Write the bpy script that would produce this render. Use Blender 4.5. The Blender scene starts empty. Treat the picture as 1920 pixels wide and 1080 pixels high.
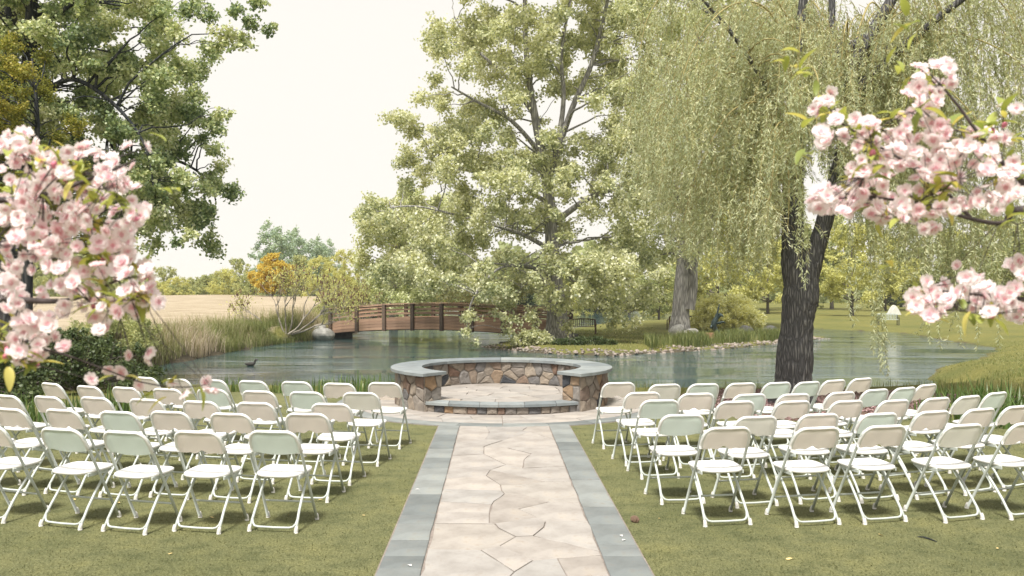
import bpy, math, random
import numpy as np
from mathutils import Vector
R = math.radians
S = bpy.context.scene
COL = S.collection

# ------------------------------------------------------------------ camera, sky, sun, exposure
FPX, VX, VY, CH = 1600.0, 928.0, 548.0, 1.875      # focal length in photo pixels, vanishing point, eye height
cam_d = bpy.data.cameras.new('camera')
cam = bpy.data.objects.new('camera', cam_d)
COL.objects.link(cam)
cam.location = (0, 0, CH)
cam.rotation_euler = (R(90), 0, 0)
cam_d.sensor_width = 36
cam_d.lens = 36 * FPX / 1920
cam_d.shift_x = (960 - VX) / 1920
cam_d.shift_y = (VY - 540) / 1920
cam_d.clip_start = 0.05
cam_d.clip_end = 4000
cam_d.dof.use_dof = True
cam_d.dof.focus_distance = 12
cam_d.dof.aperture_fstop = 3.8
S.camera = cam

SUN_EL, SUN_AZ = 62, 200          # azimuth clockwise from +Y: behind the camera, a little to the left
world = bpy.data.worlds.new('World')
S.world = world
world.use_nodes = True
wn = world.node_tree
wn.nodes.clear()
w_out = wn.nodes.new('ShaderNodeOutputWorld')
w_bg = wn.nodes.new('ShaderNodeBackground')
w_sky = wn.nodes.new('ShaderNodeTexSky')
w_sky.sky_type = 'NISHITA'
w_sky.sun_disc = False
w_sky.sun_elevation = R(SUN_EL)
w_sky.sun_rotation = R(SUN_AZ)
w_sky.air_density = 1.0
w_sky.dust_density = 3.0
w_bg.inputs['Strength'].default_value = 0.10
# thin bright overcast over the clear sky: the cloud veil is thickest towards the horizon
w_tc = wn.nodes.new('ShaderNodeTexCoord')
w_sep = wn.nodes.new('ShaderNodeSeparateXYZ')
w_mr = wn.nodes.new('ShaderNodeMapRange')
w_mr.inputs['From Min'].default_value = 0.30
w_mr.inputs['From Max'].default_value = 0.85
w_mr.inputs['To Min'].default_value = 1.0
w_mr.inputs['To Max'].default_value = 0.62
w_mix = wn.nodes.new('ShaderNodeMixRGB')
w_mix.inputs['Color2'].default_value = (6.7, 6.46, 6.05, 1)
wn.links.new(w_tc.outputs['Generated'], w_sep.inputs[0])
wn.links.new(w_sep.outputs['Z'], w_mr.inputs['Value'])
wn.links.new(w_mr.outputs[0], w_mix.inputs['Fac'])
wn.links.new(w_sky.outputs[0], w_mix.inputs['Color1'])
wn.links.new(w_mix.outputs[0], w_bg.inputs['Color'])
wn.links.new(w_bg.outputs[0], w_out.inputs['Surface'])

sun_d = bpy.data.lights.new('sun', 'SUN')
sun_d.energy = 4.1
sun_d.angle = R(12)
sun_d.color = (1.0, 0.96, 0.89)
sun = bpy.data.objects.new('sun', sun_d)
COL.objects.link(sun)
_az = R(SUN_AZ)
sdir = Vector((math.sin(_az) * math.cos(R(SUN_EL)), math.cos(_az) * math.cos(R(SUN_EL)), math.sin(R(SUN_EL))))
sun.rotation_euler = sdir.to_track_quat('Z', 'Y').to_euler()
sun.location = (-10, -10, 40)

vs = S.view_settings
vs.view_transform = 'Standard'
vs.look = 'None'
vs.exposure = 0.60
vs.gamma = 1.0
vs.use_curve_mapping = False
try:
    S.cycles.max_bounces = 12
    S.cycles.diffuse_bounces = 7
    S.cycles.glossy_bounces = 3
    S.cycles.transmission_bounces = 7
    S.cycles.transparent_max_bounces = 8
    S.cycles.volume_bounces = 1
except Exception:
    pass

# ------------------------------------------------------------------ helpers
def px(x, y, Y):
    """photo pixel at depth Y -> point"""
    return np.array([(x - VX) * Y / FPX, Y, CH - (y - VY) * Y / FPX])

def on_z(x, y, z=0.0):
    """photo pixel on a level of height z -> point"""
    Y = FPX * (CH - z) / (y - VY)
    return np.array([(x - VX) * Y / FPX, Y, z])

def tag(o, label=None, cat=None, group=None, kind=None):
    if label: o['label'] = label
    if cat: o['category'] = cat
    if group: o['group'] = group
    if kind: o['kind'] = kind
    return o

def empty(name, loc=(0, 0, 0), rz=0.0, parent=None):
    o = bpy.data.objects.new(name, None)
    COL.objects.link(o)
    o.location = [float(c) for c in loc]
    o.rotation_euler = (0, 0, rz)
    o.empty_display_size = 0.1
    if parent: o.parent = parent
    return o

def mesh(name, V, F, mat=None, smooth=False):
    m = bpy.data.meshes.new(name)
    m.from_pydata([tuple(map(float, v)) for v in V], [], [tuple(int(i) for i in f) for f in F])
    if mat: m.materials.append(mat)
    if smooth: m.polygons.foreach_set('use_smooth', [True] * len(m.polygons))
    m.update()
    return m

def link(name, me, parent=None, loc=None, rot=None, scale=None):
    o = bpy.data.objects.new(name, me)
    COL.objects.link(o)
    if parent: o.parent = parent
    if loc is not None: o.location = [float(c) for c in loc]
    if rot is not None: o.rotation_euler = [float(c) for c in rot]
    if scale is not None: o.scale = [float(c) for c in scale] if hasattr(scale, '__len__') else (scale,) * 3
    return o

def big_mesh(name, V, F, mat, attr=None, smooth=False):
    """V (n,3), F (m,k) numpy; attr: per-face float called v"""
    V = np.asarray(V, np.float32); F = np.asarray(F, np.int32)
    m = bpy.data.meshes.new(name)
    k = F.shape[1]
    m.vertices.add(len(V)); m.vertices.foreach_set('co', V.ravel())
    m.loops.add(F.size); m.loops.foreach_set('vertex_index', F.ravel())
    m.polygons.add(len(F))
    m.polygons.foreach_set('loop_start', np.arange(0, F.size, k, dtype=np.int32))
    m.polygons.foreach_set('loop_total', np.full(len(F), k, np.int32))
    if smooth: m.polygons.foreach_set('use_smooth', np.ones(len(F), bool))
    m.materials.append(mat)
    m.update(calc_edges=True)
    if attr is not None:
        a = m.attributes.new('v', 'FLOAT', 'FACE')
        a.data.foreach_set('value', np.asarray(attr, np.float32))
    return m

def tubes(paths, sides=6, cap=True):
    """paths: list of (pts, radii) -> V, F(quads)"""
    Vs, Fs, off = [], [], 0
    ang = np.linspace(0, 2 * math.pi, sides, endpoint=False)
    ca, sa = np.cos(ang), np.sin(ang)
    for pts, rad in paths:
        P = np.asarray(pts, float); n = len(P)
        rad = np.broadcast_to(np.asarray(rad, float), (n,))
        T = np.gradient(P, axis=0)
        T /= np.linalg.norm(T, axis=1)[:, None] + 1e-12
        a = np.array([0, 0, 1.0]) if abs(T[0, 2]) < 0.9 else np.array([1.0, 0, 0])
        N = np.zeros_like(P)
        u = np.cross(T[0], a); u /= np.linalg.norm(u)
        for i in range(n):
            u = u - T[i] * np.dot(u, T[i]); u /= np.linalg.norm(u) + 1e-12
            N[i] = u
        B = np.cross(T, N)
        ring = P[:, None, :] + rad[:, None, None] * (ca[None, :, None] * N[:, None, :] + sa[None, :, None] * B[:, None, :])
        Vs.append(ring.reshape(-1, 3))
        i = np.arange(n - 1)[:, None] * sides + off
        j = np.arange(sides)[None, :]; j2 = (j + 1) % sides
        Fs.append(np.stack([i + j, i + j2, i + sides + j2, i + sides + j], -1).reshape(-1, 4))
        off += n * sides
        if cap and sides % 2 == 0:
            for base in (off - n * sides, off - sides):
                for q in range(sides // 2 - 1):
                    Fs.append(np.array([[base + q, base + q + 1, base + sides - 2 - q, base + sides - 1 - q]]))
    return np.concatenate(Vs), np.concatenate(Fs)

def tube_obj(name, pts, rad, mat, parent=None, sides=8):
    V, F = tubes([(pts, rad)], sides)
    return link(name, big_mesh(name, V, F, mat, smooth=True), parent)

def box_vf(c, s, bev=0.0, R3=None):
    c = np.asarray(c, float); h = np.asarray(s, float) / 2
    if bev <= 0:
        V = np.array([[x, y, z] for x in (-1, 1) for y in (-1, 1) for z in (-1, 1)], float) * h
        F = [(0, 1, 3, 2), (4, 6, 7, 5), (0, 4, 5, 1), (2, 3, 7, 6), (0, 2, 6, 4), (1, 5, 7, 3)]
    else:
        V, idx, F = [], {}, []
        sg = [(x, y, z) for x in (-1, 1) for y in (-1, 1) for z in (-1, 1)]
        for s3 in sg:
            for ax in range(3):
                p = [s3[k] * (h[k] - (0 if k == ax else bev)) for k in range(3)]
                idx[(s3, ax)] = len(V); V.append(p)
        V = np.array(V)
        for ax in range(3):
            o1, o2 = (ax + 1) % 3, (ax + 2) % 3
            for sx in (-1, 1):
                q = []
                for a, b in ((-1, -1), (1, -1), (1, 1), (-1, 1)):
                    s3 = [0, 0, 0]; s3[ax] = sx; s3[o1] = a; s3[o2] = b
                    q.append(idx[(tuple(s3), ax)])
                F.append(tuple(q if sx > 0 else q[::-1]))
            for a in (-1, 1):
                for b in (-1, 1):
                    s0 = [0, 0, 0]; s1 = [0, 0, 0]
                    s0[ax], s1[ax] = -1, 1
                    for s3 in (s0, s1): s3[o1] = a; s3[o2] = b
                    q = [idx[(tuple(s0), o1)], idx[(tuple(s1), o1)], idx[(tuple(s1), o2)], idx[(tuple(s0), o2)]]
                    F.append(tuple(q if a * b > 0 else q[::-1]))
        for s3 in sg:
            q = [idx[(s3, 0)], idx[(s3, 1)], idx[(s3, 2)]]
            F.append(tuple(q if s3[0] * s3[1] * s3[2] > 0 else q[::-1]))
    if R3 is not None: V = V @ np.asarray(R3).T
    return V + c, F

def join(parts):
    V, F, o = [], [], 0
    for v, f in parts:
        V.extend(list(v)); F.extend([tuple(i + o for i in q) for q in f]); o += len(v)
    return V, F

def sstep(a, b, x):
    t = np.clip((np.asarray(x, float) - a) / (b - a), 0, 1)
    return t * t * (3 - 2 * t)

# ------------------------------------------------------------------ materials
class NT:
    def __init__(s, name):
        s.m = bpy.data.materials.new(name); s.m.use_nodes = True
        s.t = s.m.node_tree; s.n = s.t.nodes; s.b = s.n['Principled BSDF']; s.out = s.n['Material Output']
    def new(s, typ, **kw):
        n = s.n.new(typ)
        for k, v in kw.items():
            if k in n.inputs: n.inputs[k].default_value = v
            else: setattr(n, k, v)
        return n
    def l(s, a, b): s.t.links.new(a, b)
    def coord(s, kind='Object', scale=(1, 1, 1)):
        c = s.new('ShaderNodeTexCoord'); mp = s.new('ShaderNodeMapping')
        mp.inputs['Scale'].default_value = scale
        s.l(c.outputs[kind], mp.inputs[0]); return mp.outputs[0]
    def noise(s, vec, scale, detail=4, rough=0.55):
        n = s.new('ShaderNodeTexNoise'); n.inputs['Scale'].default_value = scale
        n.inputs['Detail'].default_value = detail; n.inputs['Roughness'].default_value = rough
        if vec is not None: s.l(vec, n.inputs['Vector'])
        return n.outputs['Fac']
    def ramp(s, fac, stops):
        r = s.new('ShaderNodeValToRGB'); e = r.color_ramp.elements
        while len(e) < len(stops): e.new(0.5)
        for q, (p, c) in zip(e, stops): q.position = p; q.color = (*c, 1) if len(c) == 3 else c
        s.l(fac, r.inputs[0]); return r.outputs[0]
    def mix(s, fac, a, b, mode='MIX'):
        n = s.new('ShaderNodeMixRGB'); n.blend_type = mode
        for sock, v in ((n.inputs[0], fac), (n.inputs[1], a), (n.inputs[2], b)):
            if isinstance(v, (int, float)): sock.default_value = v
            elif isinstance(v, tuple): sock.default_value = (*v, 1) if len(v) == 3 else v
            else: s.l(v, sock)
        return n.outputs[0]
    def math(s, op, a, b=0.0):
        n = s.new('ShaderNodeMath'); n.operation = op
        for sock, v in ((n.inputs[0], a), (n.inputs[1], b)):
            if isinstance(v, (int, float)): sock.default_value = v
            else: s.l(v, sock)
        return n.outputs[0]
    def bump(s, h, strength=0.3, dist=0.01):
        b = s.new('ShaderNodeBump'); b.inputs['Strength'].default_value = strength
        b.inputs['Distance'].default_value = dist
        s.l(h, b.inputs['Height']); s.l(b.outputs[0], s.b.inputs['Normal'])
    def obj_random(s):
        return s.new('ShaderNodeObjectInfo').outputs['Random']

def plain(name, col, rough=0.6, var=0.12, nscale=6, bump=0.0, bscale=40, spec=0.4, objvar=0.0, metal=0.0, dirt=None):
    k = NT(name); v = k.coord('Object')
    f = k.noise(v, nscale, 5)
    lo = tuple(c * (1 - var) for c in col); hi = tuple(min(1, c * (1 + var)) for c in col)
    c = k.ramp(f, [(0.3, lo), (0.7, hi)])
    if objvar:
        r = k.obj_random()
        c = k.mix(1.0, c, k.ramp(r, [(0, (1 - objvar,) * 3), (1, (1 + objvar * 0.4,) * 3)]), 'MULTIPLY')
    if dirt:
        g = k.noise(v, dirt[1], 6, 0.65)
        c = k.mix(k.ramp(g, [(dirt[2], (0, 0, 0)), (dirt[2] + 0.15, (1, 1, 1))]), c, dirt[0])
    k.l(c, k.b.inputs['Base Color'])
    k.b.inputs['Roughness'].default_value = rough
    k.b.inputs['Specular IOR Level'].default_value = spec
    k.b.inputs['Metallic'].default_value = metal
    if bump: k.bump(k.noise(v, bscale, 6, 0.6), bump, 0.01)
    return k.m

LEAF = 2.15
def leaf_mat(name, stops, trans=0.4, rough=0.5, spec=0.35, tscale=1.0, gain=None):
    """leaf colours from the per-leaf attribute v; thin leaves let light through"""
    k = NT(name)
    stops = [(p, tuple(min(0.75, q * (gain or LEAF) * b) for q, b in zip(c, (1.0, 1.0, 1.35)))) for p, c in stops]
    a = k.new('ShaderNodeAttribute'); a.attribute_name = 'v'
    c = k.ramp(a.outputs['Fac'], stops)
    k.l(c, k.b.inputs['Base Color'])
    k.b.inputs['Roughness'].default_value = rough
    k.b.inputs['Specular IOR Level'].default_value = spec
    tr = k.new('ShaderNodeBsdfTranslucent')
    k.l(k.mix(1.0, c, (1.1 * tscale, 1.08 * tscale, 0.75 * tscale), 'MULTIPLY'), tr.inputs['Color'])
    ms = k.new('ShaderNodeMixShader'); ms.inputs[0].default_value = trans
    k.l(k.b.outputs[0], ms.inputs[1]); k.l(tr.outputs[0], ms.inputs[2]); k.l(ms.outputs[0], k.out.inputs['Surface'])
    return k.m

def bark_mat(name, dark, light, sx=14, sz=2.2, strength=0.9):
    k = NT(name); v = k.coord('Object', (sx, sx, sz))
    n1 = k.noise(v, 1.0, 6, 0.6)
    vo = k.new('ShaderNodeTexVoronoi'); vo.feature = 'DISTANCE_TO_EDGE'; vo.inputs['Scale'].default_value = 1.3
    k.l(k.mix(0.25, v, k.new('ShaderNodeTexNoise').outputs['Color']), vo.inputs['Vector'])
    h = k.math('MULTIPLY', k.math('MINIMUM', vo.outputs['Distance'], 0.35), 2.2)
    hh = k.math('ADD', h, k.math('MULTIPLY', n1, 0.5))
    k.l(k.ramp(hh, [(0.12, tuple(c * 0.55 for c in dark)), (0.45, dark), (0.95, light)]), k.b.inputs['Base Color'])
    k.b.inputs['Roughness'].default_value = 0.9
    k.b.inputs['Specular IOR Level'].default_value = 0.2
    k.bump(hh, strength, 0.03)
    return k.m

def stone_mat(name, stops, scale=5.0, bump=0.5):
    """each stone its own tint from its object random"""
    k = NT(name); v = k.coord('Object')
    oi = k.new('ShaderNodeObjectInfo')
    c = k.ramp(oi.outputs['Random'], stops)
    n = k.noise(v, scale, 8, 0.65)
    n2 = k.noise(v, scale * 4, 6, 0.7)
    c = k.mix(1.0, c, k.ramp(n, [(0.25, (0.6, 0.58, 0.56)), (0.55, (1, 1, 1)), (0.8, (1.25, 1.2, 1.1))]), 'MULTIPLY')
    c = k.mix(k.ramp(n2, [(0.55, (0, 0, 0)), (0.75, (0.5, 0.5, 0.5))]), c, (0.16, 0.12, 0.09))
    k.l(c, k.b.inputs['Base Color'])
    k.b.inputs['Roughness'].default_value = 0.85
    k.b.inputs['Specular IOR Level'].default_value = 0.25
    k.bump(k.math('ADD', n, k.math('MULTIPLY', n2, 0.5)), bump, 0.02)
    return k.m

def shell_mat(name, col, objvar):
    """thin moulded plastic that lets some light through"""
    k = NT(name); f = k.noise(k.coord('Object'), 7, 4)
    c = k.ramp(f, [(0.3, tuple(q * 0.95 for q in col)), (0.7, tuple(min(1, q * 1.04) for q in col))])
    c = k.mix(1.0, c, k.ramp(k.obj_random(), [(0, (1 - objvar,) * 3), (1, (1.03,) * 3)]), 'MULTIPLY')
    k.l(c, k.b.inputs['Base Color']); k.b.inputs['Roughness'].default_value = 0.45
    tr = k.new('ShaderNodeBsdfTranslucent'); k.l(k.mix(0.55, c, (0.99, 0.98, 0.96)), tr.inputs['Color'])
    ms = k.new('ShaderNodeMixShader'); ms.inputs[0].default_value = 0.58
    k.l(k.b.outputs[0], ms.inputs[1]); k.l(tr.outputs[0], ms.inputs[2]); k.l(ms.outputs[0], k.out.inputs['Surface'])
    return k.m

M = {}
M['white_plastic'] = plain('white_plastic', (0.74, 0.735, 0.715), 0.42, 0.03, 9, 0.03, 300, 0.4, 0.05)
M['mint_plastic'] = shell_mat('mint_plastic', (0.82, 0.90, 0.855), 0.05)  # back tints: the plastics differ, and light through the shell is painted in too
M['peach_plastic'] = shell_mat('peach_plastic', (0.935, 0.865, 0.81), 0.05)  # peach glow of light coming through is put into the colour
M['ivory_plastic'] = shell_mat('ivory_plastic', (0.90, 0.88, 0.825), 0.04)
M['white_metal'] = plain('white_metal', (0.52, 0.56, 0.53), 0.38, 0.04, 20, 0.0, 40, 0.5, 0.05, dirt=((0.42, 0.44, 0.41), 30, 0.66))
M['foot_cap'] = plain('foot_cap', (0.60, 0.585, 0.55), 0.6, 0.08, 30)
M['rivet'] = plain('rivet', (0.25, 0.25, 0.24), 0.4, 0.1, 30)
M['flagstone'] = stone_mat('flagstone', [(0, (0.305, 0.275, 0.245)), (0.25, (0.375, 0.345, 0.315)), (0.5, (0.32, 0.30, 0.28)), (0.75, (0.39, 0.355, 0.32)), (0.95, (0.34, 0.325, 0.305)), (1, (0.41, 0.33, 0.25))], 2.6, 0.35)
M['slate'] = stone_mat('slate', [(0, (0.16, 0.176, 0.174)), (0.5, (0.205, 0.222, 0.218)), (1, (0.255, 0.27, 0.26))], 2.2, 0.3)
M['cap_slate'] = stone_mat('cap_slate', [(0, (0.19, 0.215, 0.225)), (0.5, (0.235, 0.26, 0.268)), (1, (0.28, 0.305, 0.305))], 3, 0.3)
M['wall_stone'] = stone_mat('wall_stone', [(0, (0.25, 0.22, 0.19)), (0.14, (0.31, 0.26, 0.21)), (0.28, (0.22, 0.21, 0.20)), (0.42, (0.32, 0.215, 0.13)), (0.50, (0.27, 0.24, 0.21)), (0.64, (0.18, 0.115, 0.085)), (0.76, (0.34, 0.29, 0.235)), (0.88, (0.25, 0.235, 0.225)), (0.94, (0.06, 0.065, 0.075)), (1.0, (0.07, 0.075, 0.085))], 9, 1.0)
M['mortar'] = plain('mortar', (0.245, 0.222, 0.195), 0.95, 0.2, 18, 0.5, 60, 0.1)
M['joint'] = plain('joint', (0.25, 0.215, 0.19), 0.95, 0.25, 18, 0.5, 60, 0.1)
M['redwood'] = None
M['boulder'] = plain('boulder', (0.42, 0.41, 0.385), 0.9, 0.3, 3, 0.8, 9, 0.2)
M['dark_boulder'] = plain('dark_boulder', (0.10, 0.10, 0.095), 0.9, 0.3, 3, 0.8, 9, 0.2)
M['cobble'] = stone_mat('cobble', [(0, (0.22, 0.18, 0.155)), (0.5, (0.30, 0.25, 0.215)), (1, (0.38, 0.33, 0.29))], 4, 0.5)
M['bark_willow'] = bark_mat('bark_willow', (0.085, 0.084, 0.086), (0.19, 0.185, 0.18), 24, 3.6, 1.0)
M['bark_cotton'] = bark_mat('bark_cotton', (0.24, 0.23, 0.22), (0.48, 0.46, 0.43), 11, 1.3, 1.0)
M['bark_dark'] = bark_mat('bark_dark', (0.035, 0.04, 0.045), (0.10, 0.10, 0.10), 8, 1.5, 0.8)
M['bark_far'] = plain('bark_far', (0.11, 0.095, 0.08), 0.95, 0.3, 3)
M['bark_pale'] = plain('bark_pale', (0.30, 0.27, 0.23), 0.95, 0.25, 4)
M['bark_cherry'] = plain('bark_cherry', (0.075, 0.06, 0.06), 0.7, 0.35, 40, 0.4, 80)
M['willow_twig'] = plain('willow_twig', (0.32, 0.27, 0.11), 0.7, 0.2, 5)
M['lf_cotton'] = leaf_mat('leaf_cottonwood', [(0, (0.12, 0.14, 0.062)), (0.35, (0.24, 0.252, 0.115)), (0.7, (0.345, 0.345, 0.165)), (1, (0.48, 0.455, 0.24))], 0.42, 0.42, 0.5)
M['lf_cotton2'] = leaf_mat('leaf_cottonwood_pale', [(0, (0.15, 0.175, 0.07)), (0.5, (0.28, 0.295, 0.12)), (1, (0.42, 0.41, 0.19))], 0.42, 0.5, 0.4)
M['lf_left'] = leaf_mat('leaf_cottonwood_deep', [(0, (0.065, 0.095, 0.036)), (0.4, (0.17, 0.205, 0.08)), (0.75, (0.30, 0.315, 0.13)), (1, (0.47, 0.44, 0.20))], 0.40, 0.42, 0.5)  # yellow top stop stands for sunlit leaves, dark end for the inner ones
M['lf_olive'] = leaf_mat('leaf_yellow_olive', [(0, (0.065, 0.08, 0.014)), (0.5, (0.13, 0.13, 0.02)), (1, (0.24, 0.20, 0.035))], 0.42, 0.55, 0.3)
M['lf_willow'] = leaf_mat('leaf_willow', [(0, (0.155, 0.175, 0.085)), (0.4, (0.22, 0.238, 0.115)), (0.8, (0.285, 0.295, 0.145)), (1, (0.36, 0.35, 0.18))], 0.45, 0.7, 0.15)
M['lf_bush'] = leaf_mat('leaf_yellow_bush', [(0, (0.33, 0.31, 0.09)), (0.5, (0.46, 0.43, 0.14)), (1, (0.56, 0.52, 0.20))], 0.4, 0.6, 0.2)
M['lf_shrub'] = leaf_mat('leaf_shrub', [(0, (0.035, 0.055, 0.018)), (0.6, (0.075, 0.105, 0.03)), (1, (0.15, 0.18, 0.06))], 0.35, 0.45, 0.4, gain=1.25)
M['lf_gold'] = leaf_mat('leaf_gold', [(0, (0.44, 0.33, 0.045)), (0.6, (0.57, 0.45, 0.075)), (1, (0.62, 0.52, 0.13))], 0.45, 0.6, 0.2, gain=1.15)
M['lf_far'] = leaf_mat('leaf_far_green', [(0, (0.12, 0.14, 0.05)), (0.6, (0.20, 0.215, 0.075)), (1, (0.31, 0.30, 0.11))], 0.4, 0.6, 0.2)
M['lf_fary'] = leaf_mat('leaf_far_yellow', [(0, (0.18, 0.19, 0.055)), (0.6, (0.275, 0.27, 0.08)), (1, (0.38, 0.35, 0.12))], 0.42, 0.6, 0.2)
M['lf_farhaze'] = leaf_mat('leaf_far_haze_tint', [(0, (0.12, 0.16, 0.09)), (0.6, (0.18, 0.225, 0.125)), (1, (0.26, 0.30, 0.16))], 0.4, 0.6, 0.2)  # bluish haze of distance put into the leaf colour
M['lf_dark'] = leaf_mat('leaf_far_dark', [(0, (0.03, 0.05, 0.025)), (0.6, (0.06, 0.085, 0.035)), (1, (0.11, 0.14, 0.05))], 0.35, 0.6, 0.2, gain=1.3)
M['sumac_bud'] = plain('sumac_bud', (0.16, 0.09, 0.065), 0.9, 0.3, 6)
M['iris'] = leaf_mat('iris_blade', [(0, (0.05, 0.09, 0.02)), (0.6, (0.10, 0.16, 0.03)), (1, (0.22, 0.25, 0.06))], 0.35, 0.4, 0.45, gain=1.3)
M['grass_green'] = leaf_mat('grass_green', [(0, (0.08, 0.11, 0.03)), (0.6, (0.16, 0.18, 0.045)), (1, (0.28, 0.27, 0.09))], 0.35, 0.5, 0.3, gain=1.35)
M['grass_tall'] = leaf_mat('grass_tall', [(0, (0.13, 0.16, 0.04)), (0.5, (0.24, 0.25, 0.08)), (0.65, (0.38, 0.33, 0.17)), (1, (0.56, 0.47, 0.30))], 0.4, 0.6, 0.2, gain=1.15)
M['turf_blade'] = leaf_mat('turf_blade', [(0, (0.045, 0.049, 0.016)), (0.5, (0.075, 0.078, 0.027)), (1, (0.12, 0.118, 0.046))], 0.25, 0.6, 0.2)
M['bronze'] = plain('bronze', (0.028, 0.045, 0.045), 0.45, 0.4, 6, 0.3, 20, 0.5, 0, 0.5)
M['brown_wood'] = plain('brown_wood', (0.10, 0.055, 0.035), 0.6, 0.25, 8)
M['grey_metal'] = plain('grey_metal', (0.45, 0.50, 0.48), 0.5, 0.1, 8)
M['dark_metal'] = plain('dark_metal', (0.05, 0.055, 0.055), 0.5, 0.1, 8)
M['plaque'] = plain('plaque', (0.30, 0.16, 0.10), 0.6, 0.2, 8)
M['pale_stone'] = plain('pale_stone', (0.62, 0.62, 0.58), 0.8, 0.1, 3, 0.3, 8)
M['duck'] = plain('duck', (0.05, 0.045, 0.04), 0.6, 0.3, 20)
M['petal_litter'] = plain('petal_litter', (0.70, 0.52, 0.22), 0.6, 0.3, 60)
M['cone'] = plain('cone', (0.20, 0.13, 0.09), 0.8, 0.3, 60, 0.5, 90)
M['mulch'] = plain('mulch', (0.14, 0.095, 0.07), 0.95, 0.5, 22, 0.9, 60, 0.15)
M['chips'] = leaf_mat('mulch_chip', [(0, (0.07, 0.045, 0.035)), (0.6, (0.16, 0.10, 0.075)), (1, (0.28, 0.20, 0.15))], 0.0, 0.9, 0.1)

def wood_mat(name, cols, scale=1.0):
    k = NT(name); v = k.coord('Object', (1.2 * scale, 14 * scale, 22 * scale))
    n = k.noise(v, 1.0, 6, 0.6)
    c = k.ramp(n, [(0.25, cols[0]), (0.55, cols[1]), (0.8, cols[2])])
    c = k.mix(1.0, c, k.ramp(k.obj_random(), [(0, (0.7, 0.68, 0.66)), (1, (1.2, 1.15, 1.1))]), 'MULTIPLY')
    k.l(c, k.b.inputs['Base Color']); k.b.inputs['Roughness'].default_value = 0.75
    k.bump(n, 0.3, 0.01)
    return k.m
M['redwood'] = wood_mat('redwood', [(0.20, 0.125, 0.088), (0.40, 0.265, 0.19), (0.58, 0.43, 0.33)])
M['rail_wood'] = wood_mat('rail_wood', [(0.34, 0.21, 0.145), (0.48, 0.33, 0.245), (0.62, 0.47, 0.37)])
M['post_wood'] = wood_mat('post_wood', [(0.075, 0.055, 0.045), (0.125, 0.09, 0.07), (0.18, 0.135, 0.105)])

# turf: short synthetic grass with brushed, darker and paler patches
k = NT('turf'); v = k.coord('Object')
big = k.noise(v, 0.9, 5, 0.6); mid = k.noise(v, 5.0, 4, 0.6)
fine = k.noise(k.coord('Object', (1, 0.55, 1)), 70, 6, 0.85)
c = k.ramp(fine, [(0.34, (0.058, 0.066, 0.026)), (0.5, (0.150, 0.154, 0.070)), (0.66, (0.27, 0.265, 0.135))])
c = k.mix(1.0, c, k.ramp(big, [(0.3, (0.72, 0.76, 0.72)), (0.52, (1, 1, 1)), (0.72, (1.22, 1.16, 1.05))]), 'MULTIPLY')
c = k.mix(1.0, c, k.ramp(mid, [(0.28, (0.66, 0.70, 0.68)), (0.5, (1, 1, 1)), (0.7, (1.15, 1.12, 1.05))]), 'MULTIPLY')
k.l(c, k.b.inputs['Base Color']); k.b.inputs['Roughness'].default_value = 0.9; k.b.inputs['Specular IOR Level'].default_value = 0.15
k.bump(fine, 0.9, 0.012); M['turf'] = k.m

# terrain: lawn, dry field and bare bank by zone attributes
k = NT('terrain'); v = k.coord('Object')
a = k.new('ShaderNodeAttribute'); a.attribute_name = 'dry'
d = k.new('ShaderNodeAttribute'); d.attribute_name = 'bank'
big = k.noise(v, 0.25, 5, 0.6); fine = k.noise(v, 14, 5, 0.75)
lawn = k.ramp(fine, [(0.3, (0.095, 0.10, 0.032)), (0.55, (0.175, 0.172, 0.058)), (0.75, (0.27, 0.25, 0.10))])
lawn = k.mix(1.0, lawn, k.ramp(big, [(0.3, (0.75, 0.82, 0.8)), (0.6, (1.1, 1.06, 1.0))]), 'MULTIPLY')
dry = k.ramp(k.noise(k.coord('Object', (0.25, 1.6, 1)), 2.2, 7, 0.7), [(0.36, (0.26, 0.21, 0.14)), (0.62, (0.44, 0.37, 0.27))])
bank = k.ramp(fine, [(0.3, (0.045, 0.04, 0.03)), (0.7, (0.13, 0.11, 0.075))])
dn = k.math('ADD', a.outputs['Fac'], k.math('MULTIPLY', k.math('SUBTRACT', k.noise(v, 0.8, 5, 0.6), 0.5), 0.5))
c = k.mix(k.ramp(dn, [(0.4, (0, 0, 0)), (0.6, (1, 1, 1))]), lawn, dry)
bn = k.math('ADD', d.outputs['Fac'], k.math('MULTIPLY', k.math('SUBTRACT', k.noise(v, 2.5, 5, 0.6), 0.5), 0.6))
c = k.mix(k.ramp(bn, [(0.4, (0, 0, 0)), (0.65, (1, 1, 1))]), c, bank)
k.l(c, k.b.inputs['Base Color']); k.b.inputs['Roughness'].default_value = 0.95; k.b.inputs['Specular IOR Level'].default_value = 0.1
k.bump(fine, 0.8, 0.05); M['terrain'] = k.m

# pond water
k = NT('water'); v = k.coord('Object', (0.28, 1.0, 1))
n1 = k.noise(v, 1.9, 6, 0.68); n2 = k.noise(k.coord('Object', (0.25, 0.6, 1)), 0.8, 3, 0.5)
k.b.inputs['Base Color'].default_value = (0.045, 0.085, 0.085, 1)
k.b.inputs['Roughness'].default_value = 0.03
k.b.inputs['IOR'].default_value = 1.33
k.b.inputs['Specular IOR Level'].default_value = 0.5
hh = k.math('MULTIPLY', n1, k.math('ADD', 0.14, k.ramp(n2, [(0.4, (0, 0, 0)), (0.65, (1, 1, 1))])))
k.bump(hh, 0.55, 0.11); M['water'] = k.m

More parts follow.
